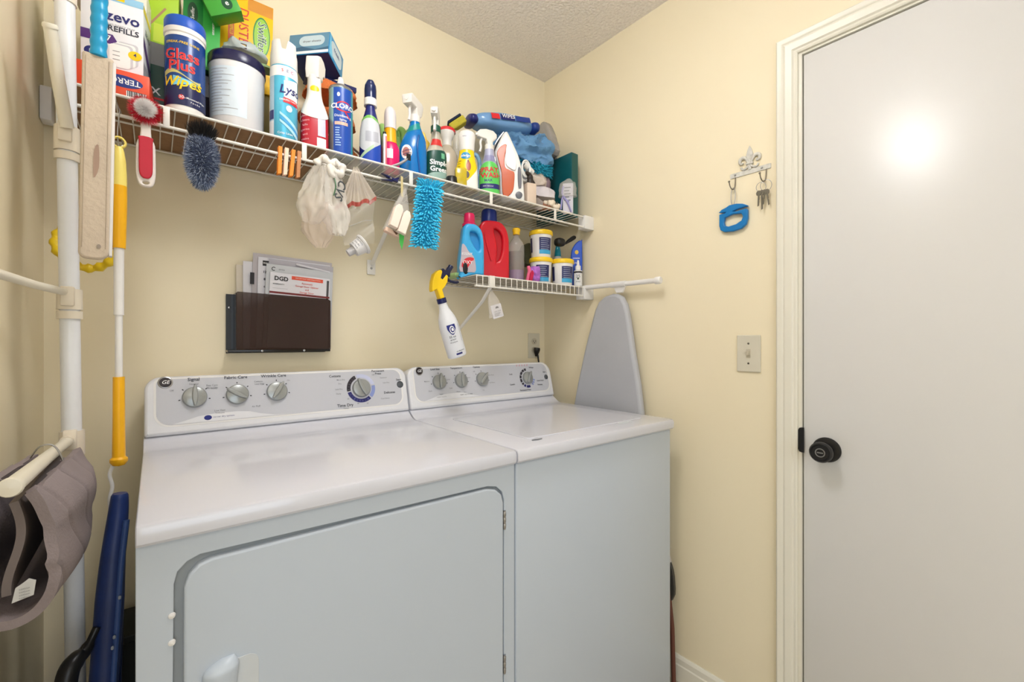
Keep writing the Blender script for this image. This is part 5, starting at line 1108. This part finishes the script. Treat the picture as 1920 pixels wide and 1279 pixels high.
lathe('flange', [(0, .016), (.028, .016), (.030, .020), (.028, .023), (0, .024)], P_('cap_grey_white', (222, 220, 220), .3), t, 32); lathe('drum', [(0, -.012), (.020, -.012), (.024, .016), (0, .016)], P_('cap_grey_white', (222, 220, 220), .3), t, 32); lathe('spigot', [(0, -.032), (.010, -.032), (.012, -.012), (0, -.012)], P_('cap_grey', (190, 188, 190), .3), t, 24)
LL = Loft([(-.012, .020, .020), (.016, .024, .024)], smooth=False)
for i, s_ in enumerate(('CAUTION', 'keep dry', 'open here')): LL.text(s_, -.6, .010 - i * .008, .0062, GREYI, t, off=.0006)
# magic erasers
t = thing('sponge_pair', 'two white eraser sponges in a clear pack hanging by a yellowish strap', 'sponge', (.558, 1.222, 1.56), 0, rot=(0, .32, 0))
ew = P_('eraser_white', (244, 228, 214), .9)
for i, x in enumerate((-.0135, .0145)):
    b = shape('sponge', [[(-.0125, -.032), (.0125, -.032), (.0125, .026), (.004, .038), (-.006, .038), (-.0125, .028)]], .020, ew, t, o=(x, .0, -.002 - i * .006), bev=.0022)
shape('pack_back', [[(-.030, -.044), (.032, -.044), (.030, .030), (.012, .068), (-.004, .100), (-.010, .100), (-.020, .05)]], .022, FILM, t, o=(0, .024, 0), bev=.004)
box('lower_sponge', (-.027, .028, .0, .020, -.050, -.036), P_('eraser_pink', (226, 196, 176), .9), t, bev=.003)
flat('green_leaf', [(.012, -.036), (.030, -.040), (.034, -.060), (.036, -.082), (.022, -.064)], (0, -.003, 0), X, Z, P_('leaf_green', (70, 180, 80), .5), t)
flat('brown_mark', [(-.010, -.038), (.010, -.042), (.006, -.048)], (0, -.003, 0), X, Z, P_('mark_brown', (90, 60, 40), .5), t)
sheetmesh('strap', lambda a, b: (-.030 + b * .002 + (a - .5) * .008 + b * .02, .004 + .006 * b, .128 - b * .055), 2, 8, P_('strap_yellow', (222, 206, 150), .3, alpha=.8), t)
# turquoise chenille duster
t = thing('chenille_duster', 'turquoise chenille noodle duster hanging at the middle of the upper shelf', 'duster', (.643, 1.211, 1.585), 0, rot=(0, .10, -.45)); t.scale = (.86, .9, 1)
ct = P_('chenille_cyan', (66, 200, 238), .7)
box('core', (-.030, .030, -.008, .012, -.095, .095), P_('chenille_core', (40, 170, 210), .9), t, bev=.007, seg=3)
vs, fs = [], []
def noodle(p, d, L, r):
    b = Vector(p); d = Vector(d).normalized(); a = d.orthogonal().normalized(); c_ = d.cross(a); n = 5; base = len(vs)
    for j, (q, rr) in enumerate(((0, .8), (.35, 1), (.75, 1), (1, .35))):
        for k in range(n):
            th = 2 * PI * k / n; vs.append(b + d * L * q + Vector((0, 0, -1)) * L * .28 * q * q + (a * math.cos(th) + c_ * math.sin(th)) * r * rr)
    for j in range(3):
        for k in range(n): fs.append((base + j * n + k, base + j * n + (k + 1) % n, base + (j + 1) * n + (k + 1) % n, base + (j + 1) * n + k))
    fs.append(tuple(base + 3 * n + k for k in range(n)))
for j in range(26):
    for i in range(11):
        z = -.098 + j * .0078; x = -.034 + i * .0068 + (.0034 if j % 2 else 0)
        noodle((x, -.006, z), (x * 30 + random.uniform(-.3, .3), -.9, random.uniform(-.25, .25) + (.9 if j > 23 else 0)), .021, .0030)
    for s in (1, -1): noodle((s * .028, .002, -.098 + j * .0078), (s * 1.2, -.2, random.uniform(-.3, .3)), .018, .0026)
for i in range(16): noodle((-.03 + i * .004, random.uniform(-.008, .008), .094), (random.uniform(-.6, .6), random.uniform(-.6, .3), 1), .020, .0026)
o = mk('noodles', vs, fs, ct, t); o['kind'] = 'stuff'
tube('hanging_loop', [(.0 + .004 * math.cos(a), .030 + .022 * math.cos(a), .090 + .014 * math.sin(a)) for a in [k * PI / 8 for k in range(16)]], .0016, ct, t, 6, closed=True)
# yellow-headed spray bottle hanging on the short shelf's end
t = thing('spray_bottle', 'white spray bottle with yellow and navy trigger head hooked on the short shelf', 'spray bottle', (.785, 1.262, 1.152), 0, rot=(0, -.32, 0))
L = Loft([(0, .029, .028), (.004, .032, .031), (.095, .033, .032), (.125, .030, .029), (.165, .016, .016), (.185, .0135, .0135), (.190, .0135, .0135)])
L.mesh('body', P_('bottle_translucent', (226, 228, 234), .35), t, 40)
lathe('navy_collar', [(0, .183), (.0155, .183), (.0155, .199), (0, .199)], NAVY, t, 28)
yh = P_('head_yellow', (248, 206, 24), .35); nh = P_('head_navy', (22, 30, 66), .35)
hdp = [(-.009, .198), (.008, .198), (.008, .225), (.020, .232), (.034, .244), (.042, .262), (.038, .268), (.020, .256), (.014, .262), (.026, .280), (.024, .287), (.014, .288), (-.004, .280), (-.018, .260), (-.028, .236), (-.028, .228), (-.012, .232), (-.010, .225)]
shape('yellow_head', [hdp], .024, yh, t, o=(0, .012, 0), bev=.003)
shape('navy_body', [[(.014, .262), (.022, .256), (.040, .266), (.050, .258), (.056, .272), (.062, .284), (.058, .290), (.044, .278), (.034, .290), (.026, .288)]], .018, nh, t, o=(0, .009, 0), bev=.002)
tube('nozzle', [(.054, 0, .277), (.070, 0, .290)], .0085, nh, t, 14)
tube('navy_trigger', curvepts([(.040, 0, .262), (.046, 0, .248), (.058, 0, .240), (.074, 0, .234), (.080, 0, .236)], 5), .0045, nh, t, 10)
L.patch('logo_wedge', -.75, .10, lambda q: .098 + .0 * q - .020 * math.sin(q * PI), .112, INKB, t, off=.0008); L.patch('logo_ring', -.55, -.05, .082, .108, WHI, t, off=.0012, ell=True); L.patch('logo_ring', -.47, -.10, .086, .104, INKB, t, off=.0016, ell=True); L.patch('logo_ring', -.38, -.16, .090, .101, WHI, t, off=.0020, ell=True)
for i, (s_, sz) in enumerate((('32 oz', .010), ('sprayer', .0065), ('all purpose', .0055))): L.text(s_, -.45, .072 - i * .009, sz, INK, t, off=.001)
L.patch('side_rule', .48, .51, .050, .108, GREYI, t, off=.0008, nu=1)
for i in range(6): L.text('-' + str(24 - i * 4), .95, .118 - i * .018, .0085, INK, t, off=.001)
L.patch('foot_bar', -.55, .10, .010, .016, NVP, t, off=.0008); L.text('professional', .0, .022, .006, INK, t, off=.001)
# little tag bag under the short shelf
t = thing('tag_bag', 'small clear bag with a folded white leaflet hanging under the short shelf', 'bag', (.935, 1.262, 1.318), 0, rot=(0, -.28, -.1))
shape('bag', [[(-.026, -.030), (.034, -.032), (.026, .030), (.010, .064), (.002, .066), (-.014, .034)]], .010, FILM, t, o=(0, .005, 0), bev=.003)
shape('leaflet', [rrect(-.022, .022, -.036, .012, .002)], .006, P_('leaflet_white', (228, 226, 232), .5), t, o=(.010, .003, 0), bev=.001)
ftext('care card', (.010, -.0034, -.012), X, Z, .0075, GREYI, t); shape('leaflet_logo', [oval(.012, .0, .007, .007, 20, 0, PI) + [(.005, 0)]], .0006, INK, t, o=(0, -.0032, -.002))
for i in range(3): box('print_line', (-.004, .022 - i * .004, -.0037, -.0033, -.020 - i * .004, -.0185 - i * .004), GREYI, t)
tube('wire_hook', curvepts([(.006, .0, .060), (.006, .0, .072), (.008, .004, .080), (.004, .0, .084)], 4), .0009, METAL, t, 6)

# ------------------------------------------------------------------ wall file with papers
t = thing('wall_file', 'smoky black translucent wall file pocket screwed to the wall above the dryer', 'file holder', (.305, YB, 1.166), 0)
smoke = P_('smoked_acrylic', (58, 36, 34), .12, alpha=.62); blk = P_('file_black', (20, 18, 18), .22)
shape('back_plate', [rrect(-.142, .142, 0, .175, .006)], .003, blk, t, bev=.001)
shape('front_panel', [[(-.118, .010), (.138, .010), (.142, .02), (.142, .168), (.134, .174), (-.118, .180), (-.122, .176), (-.122, .014)]], .003, smoke, t, o=(0, -.048, 0), bev=.001)
box('left_side', (-.1230, -.1205, -.0505, -.003, .010, .176), blk, t); box('right_side', (.1400, .1425, -.0505, -.003, .010, .168), smoke, t); box('bottom_tray', (-.142, .142, -.0505, -.003, .003, .0105), blk, t, bev=.001)
box('left_flange', (-.142, -.120, -.006, -.003, .0, .175), blk, t)
for x, z in ((-.134, .135), (-.055, .005), (.062, .005)): lathe('screw', [(0, 0), (.0038, 0), (.003, .002), (0, .0026)], METAL, t, 14, (x, -.006 if z > .1 else -.0505, z + (.002 if z < .1 else 0)), (0, -1, 0))
PW = P_('paper_white', (226, 224, 230), .6); PC = P_('paper_cream', (216, 206, 190), .6); PG = P_('paper_grey', (190, 184, 188), .6)
def paper(name, label, x0, x1, ztop, yy, mat, tilt, cat='paper', th=.0015, h=.27):
    hgt = ztop - 1.180
    t = thing(name, label, cat, ((x0 + x1) / 2, yy, 1.180), 0, rot=(.0, tilt, 0))
    w_ = (x1 - x0) / 2
    shape('sheet', [[(-w_, 0), (w_, 0), (w_, hgt), (-w_, hgt)]], th, mat, t, o=(0, th / 2, 0), bev=.0003)
    return t, w_, hgt
paper('folder', 'cream folder, furthest left and rearmost in the wall file', .188, .40, 1.430, 1.5395, PC, .0, 'folder', .003)
paper('folder', 'white folder second from the back, edge showing left in the file', .205, .425, 1.442, 1.5345, PW, .0, 'folder', .003)
paper('envelope', 'tall brownish-grey envelope standing at the back of the file', .222, .452, 1.466, 1.5295, PG, .03, 'envelope', .002)
t2, w_, hg_ = paper('manual_sheet', 'white printed sheet with black logo box, left of the front papers', .238, .448, 1.456, 1.5245, PW, .02)
box('logo_box', (-w_ + .012, -w_ + .038, -.0012, -.0008, hg_ - .026, hg_ - .010), PBLK, t2); ftext('WATER', (-w_ + .025, -.0014, hg_ - .018), X, Z, .007, WHI, t2)
for i, s_ in enumerate(('12', '8', 'c')): ftext(s_, (-w_ + .018, -.001, hg_ - .045 - i * .022), X, Z, .010, PBLK, t2, bold=.03)
box('side_mark', (-w_ - .020, -w_ - .009, .0, .0012, hg_ - .085, hg_ - .050), PBLK, t2)
t2, w_, hg_ = paper('film_sleeve', 'clear plastic sleeve with shiny rolled top behind the front envelopes', .262, .452, 1.4515, 1.5180, P_('sleeve', (196, 192, 200), .2, alpha=.85), .035, 'sleeve')
tube('rolled_top', curvepts([(-.020, -.004, hg_ - .008), (.03, -.005, hg_ - .014), (.082, -.004, hg_ - .020)], 5), .007, P_('film_glossy', (238, 236, 242), .15), t2, 10, flat=.5)
t2, w_, hg_ = paper('envelope', 'pale grey envelope with small round logo just behind the front one', .252, .447, 1.434, 1.5105, P_('paper_env', (200, 202, 206), .6), .045, 'envelope')
shape('logo_arc', [oval(-w_ + .020, hg_ - .014, .006, .006, 20, .6, 5.6) + oval(-w_ + .020, hg_ - .014, .004, .004, 20, 5.6, .6)], .0004, PBLK, t2, o=(0, -.0008, 0)); ftext('service', (-w_ + .042, -.0012, hg_ - .014), X, Z, .006, GREYI, t2)
t2, w_, hg_ = paper('garage_envelope', 'front white envelope with red banner and bold dark letters in the wall file', .262, .437, 1.409, 1.5050, PW, .045, 'envelope', .003)
ftext('DGD', (-w_ + .031, -.0022, hg_ - .018), X, Z, .0175, PBLK, t2, bold=.03); ftext('WARRANTY', (-w_ + .024, -.002, hg_ - .035), X, Z, .0058, PBLK, t2)
box('red_banner', (-w_ + .060, w_ - .022, -.0022, -.0016, hg_ - .016, hg_ - .005), P_('banner_red', (232, 90, 66), .5), t2); ftext('IMPORTANT INFORMATION', (.020, -.0025, hg_ - .0105), X, Z, .0058, P_('paper_peach', (246, 206, 190), .6), t2)
for i, s_ in enumerate(('Automatic', 'Garage Door Opener', 'and', 'Garage Door')): ftext(s_, (.018, -.002, hg_ - .025 - i * .0095), X, Z, .0078, P_('print_redtext', (216, 74, 60)), t2)
box('rule', (-w_ + .008, -w_ + .050, -.002, -.0016, hg_ - .048, hg_ - .0475), GREYI, t2); box('dark_strip', (w_ - .010, w_ - .003, -.002, -.0016, hg_ - .068, hg_ - .006), P_('strip_dark', (80, 78, 82)), t2)
box('red_edge', (-w_, w_, -.0021, -.0016, hg_ - .064, hg_ - .058), P_('strip_maroon', (120, 40, 44)), t2)

# ------------------------------------------------------------------ drying pole and its arms on the left
t = thing('drying_pole', 'white floor-to-ceiling drying pole with fold-out arms in the left corner', 'pole', (.0025, -.027, 0))
def px(z): return -.1376 + (1.70 - z) * .0115
tube('pole', [(px(z), 1.25, z) for z in (0.01, .6, 1.0, 1.4, 1.875)], .0150, PIPE, t, 28)
tube('upper_pole', [(px(1.9), 1.25, 1.86), (px(2.4), 1.25, 2.43)], .0130, PIPE, t, 24)
lathe('foot', [(0, 0), (.03, 0), (.028, .012), (.017, .03), (0, .03)], OFFW, t, 28, (px(0), 1.25, 0)); lathe('ceiling_pad', [(0, 2.44), (.028, 2.44), (.028, 2.43), (.014, 2.41), (0, 2.41)], OFFW, t, 28, (px(2.4), 1.25, 0))
fit = P_('fitting_cream', (232, 222, 204), .4)
lathe('top_collar', [(.0145, 1.862), (.0175, 1.862), (.0175, 1.90), (.0145, 1.905), (.0, 1.905)], fit, t, 28, (px(1.88), 1.25, 0))
for z, hh in ((1.590, .030), (1.277, .026), (.995, .030)):
    lathe('collar', [(.0148, z + hh), (.0185, z + hh), (.0190, z - hh + .012), (.0148, z - hh + .012)], fit, t, 32, (px(z), 1.25, 0))
    lathe('collar_ring', [(.0148, z - hh + .009), (.0188, z - hh + .009), (.0188, z - hh - .006), (.0148, z - hh - .006)], fit, t, 32, (px(z), 1.25, 0)) if z > 1.1 else None
    box('arm_socket', (px(z) - .011, px(z) + .009, 1.225, 1.240, z + hh - .034, z + hh + .004), fit, t, bev=.003)
# arms
am = P_('arm_cream', (232, 226, 210), .35)
def arm(pts, r): 
    a = tube('arm', pts, r, am, t, 18); e = Vector(pts[-1]); d = (e - Vector(pts[0])).normalized(); lathe('arm_cap', [(0, 0), (r[-1] * 1.12, 0), (r[-1] * 1.15, .004), (r[-1], .008), (0, .009)], am, t, 20, e - d * .003, d)
arm([(-.1340, 1.226, 1.612), (-.1420, 1.190, 1.690), (-.1480, 1.160, 1.763)], [.0105, .0098, .0094])
arm([(-.1375, 1.232, 1.296), (-.165, 1.14, 1.299), (-.193, 1.00, 1.304)], [.0070, .0070, .0075])
arm([(-.1335, 1.230, 1.008), (-.1320, 1.00, 1.022), (-.1290, .770, 1.036)], [.0085, .0090, .0098])
lathe('joint', [(0, -.012), (.010, -.012), (.010, .012), (0, .012)], fit, t, 20, (-.1338, 1.226, 1.010), (0, 1, 0))
# long pad hanging in front
t = thing('cleaning_pad', 'long beige stitched pad with a ribbed turquoise handle hanging beside the pole', 'duster', (-.0870, 1.12, 1.352), 0, rot=(0, .015, .04))
pm = P_('pad_beige', (206, 190, 170), .85, bump=(120, .6, .003), var=(8, .12))
shape('pad', [rrect(-.0215, .0215, 0, .378, [.012, .018, .004, .004])], .012, pm, t, o=(0, .006, 0), bev=.004)
shape('pad_edge', [rrect(.0195, .0245, .008, .372, .002)], .020, P_('pad_white', (226, 222, 220), .7), t, o=(0, .014, 0), bev=.0015)
for x in (-.0165, .0150): tube('stitching', [(x, -.0065, .02), (x, -.0065, .37)], .0006, P_('stitch', (176, 160, 140), .9), t, 5)
shape('stain', [smoothpoly([(-.003, .15), (.004, .17), (.003, .21), (-.003, .20)], 3)], .0006, P_('stain_brown', (166, 140, 124), .9), t, o=(0, -.0063, 0))
shape('rivet', [oval(.006, .024, .003, .004, 16)], .001, P_('rivet_grey', (150, 138, 126), .5), t, o=(0, -.0062, 0))
hc = P_('handle_turq', (14, 150, 200), .35)
lathe('handle', [(0, .374)] + [(.0118 + .0008 * math.sin(k * 1.6), .376 + k * .0052) for k in range(24)] + [(0, .502)], hc, t, 28)
# yellow ring dusters behind pole
t = thing('yellow_bonnet', 'yellow gathered plastic ring behind the pole and the beige pad', 'cover', (-.112, 1.305, 1.408), 0)
tube('gathered_ring', [(.048 * math.cos(a), .008 * math.sin(3 * a), .050 * math.sin(a)) for a in [k * PI / 30 for k in range(60)]], [.0085 + .0022 * math.sin(k * 1.7) for k in range(60)], P_('bonnet_yellow', (236, 202, 30), .35), t, 10, closed=True)
shape('red_tag', [rrect(.034, .046, -.006, .028, .003)], .003, REDI, t, o=(0, -.012, 0), bev=.001)
tube('hang_string', [(0, 0, .048), (.002, .02, .30)], .001, OFFW, t, 6)
# quilted pad draped over the low arm
t = thing('quilted_mat', 'grey quilted mat folded in half, hanging from the lowest arm of the pole', 'mat', (0, 0, 0))
qm = P_('quilt_grey', (150, 138, 140), .9, bump=(260, .5, .002), var=(10, .12))
def mat_f(a, b):
    # a: along y, b: around the U in the x-z plane
    y = .785 + a * .315; zt = 1.016 - .008 * a; zb = .897 - .008 * a
    Ls = zt - zb; W_ = .030; s = b * (2 * Ls + PI * W_)
    bulge = .006 * math.sin(a * PI)
    if s < Ls: x, z, nx = W_, zt - s, 1
    elif s < Ls + PI * W_: q = (s - Ls) / W_; x, z, nx = W_ * math.cos(q), zb - W_ * math.sin(q), math.cos(q)
    else: x, z, nx = -W_, zb + (s - Ls - PI * W_), -1
    # quilting grooves, diagonal
    g1_ = abs(((a * 3.2 + (z - .87) * 9) % 1) - .5); g2_ = abs(((a * 3.2 - (z - .87) * 9) % 1) - .5)
    gr = -.004 * math.exp(-(g1_ / .06) ** 2) - .0 * g2_
    x += nx * (gr + bulge + .003 * math.sin(z * 70 + a * 5))
    if z > .97 and nx > 0: x -= (z - .97) * .45
    return (-.122 + x - .008 * (1 - a) - .004, y + .003 * math.sin(z * 60), z)
sheetmesh('quilted_layer', mat_f, 60, 60, qm, t, .011, angle=80)
def mat_in(a, b): return (-.124 - .012 + .006 * math.sin(b * 5), .790 + a * .30, 1.006 - b * .110)
sheetmesh('inner_layer', mat_in, 10, 20, P_('quilt_inner', (122, 112, 110), .9), t, .008)
shape('care_tag', [[(-.010, -.009), (.008, -.005), (.010, .012), (.004, .016), (-.001, .012), (-.007, .008)]], .0012, P_('tag_white', (206, 206, 206), .6), t, o=(-.122, .781, .899))
for i in range(4): ftext('cotton', (-.1215, .7795, .9045 - i * .0035), X, Vector((-.2, 0, 1)), .0034, GREYI, t, bold=0)
tube('wire_hook', curvepts([(-.150, 1.00, 1.020), (-.140, 1.00, 1.036), (-.126, 1.00, 1.037), (-.116, .995, 1.020), (-.108, .99, .985), (-.106, .985, .965)], 5), .0013, METAL, t, 6)
# folded blue frame and black things in the gap
t = thing('folding_chair', 'scuffed navy blue moulded frame standing folded in the gap left of the dryer', 'folding chair', (0, 0, 0))
fb = P_('frame_blue', (36, 56, 112), .4, var=(30, .18))
pp = curvepts([(-.0505, 1.10, .918), (-.0530, 1.10, .880), (-.0600, 1.09, .80), (-.0640, 1.08, .72), (-.0690, 1.07, .62), (-.0740, 1.06, .50), (-.078, 1.05, .02)], 6)
tube('side_frame', pp, [.0105] + [.0125 + min(.008, k * .0005) for k in range(len(pp) - 1)], fb, t, 16, flat=.9)
tube('frame_edge', [(p[0] + .012, p[1] - .014, p[2] - .01) for p in pp[6:]], .0050, P_('frame_blue_light', (58, 84, 140), .4), t, 8)
tube('rear_frame', [(-.055, 1.20, .80), (-.075, 1.22, .02)], .010, fb, t, 12)
box('seat_panel', (-.0775, -.0655, 1.09, 1.24, .10, .60), fb, t, bev=.004)
for (x, y, z) in ((-.049, 1.062, .742), (-.056, 1.058, .676), (-.058, 1.05, .662)): blob('scuff', (x, y - .004, z), (.0022, .0012, .0036), P_('scuff', (150, 156, 166), .6), t, 0, 1, 0, 2)
t = thing('strap_handle', 'black padded strap handle beside the foot of the navy frame', 'strap', (0, 0, 0))
tube('strap', curvepts([(-.079, 1.06, .70), (-.092, 1.05, .672), (-.103, 1.04, .665), (-.112, 1.03, .650), (-.116, 1.02, .60), (-.118, 1.01, .50), (-.12, 1.01, .02)], 5), [.006] * 4 + [.009 + min(.006, .0008 * k) for k in range(27)], BLACK, t, 12)
t = thing('dark_bin', 'dark charcoal bin standing behind the navy frame at the back wall', 'bin', (0, 0, 0))
shape('bin', [rrect(-.034, .034, 0, .505, .008)], .14, P_('bin_dark', (26, 32, 34), .5), t, o=(-.062, 1.52, 0), bev=.004)
shape('rim', [rrect(-.037, .037, .490, .508, .004)], .146, P_('bin_dark', (26, 32, 34), .5), t, o=(-.062, 1.523, 0), bev=.003)
# bag and stick wedged right of the washer
t = thing('folded_bags', 'dark folded bags on a brown stick wedged between washer and right wall', 'bag', (1.408, .905, 0), 0)
shape('dark_bag', [smoothpoly([(-.02, .23), (.055, .30), (.062, .36), (.050, .42), (.02, .44), (-.03, .40)], 3)], .012, P_('bag_dark', (66, 64, 60), .5), t, o=(.006, 0, 0), right=R_, bev=.003)
shape('light_bag', [smoothpoly([(-.02, .35), (.040, .40), (.045, .43), (.03, .45), (-.03, .44)], 3)], .018, P_('bag_light', (190, 186, 186), .5), t, o=(.009, 0, 0), right=R_, bev=.003)
tube('brown_stick', [(.0, -.058, .01), (.0, -.052, .20), (-.004, -.04, .33)], .008, P_('stick_brown', (104, 62, 50), .6), t, 10)
tube('tie', curvepts([(0, -.030, .43), (.002, -.036, .455), (.0, -.040, .475), (.004, -.046, .478)], 4), .0015, OFFW, t, 6)
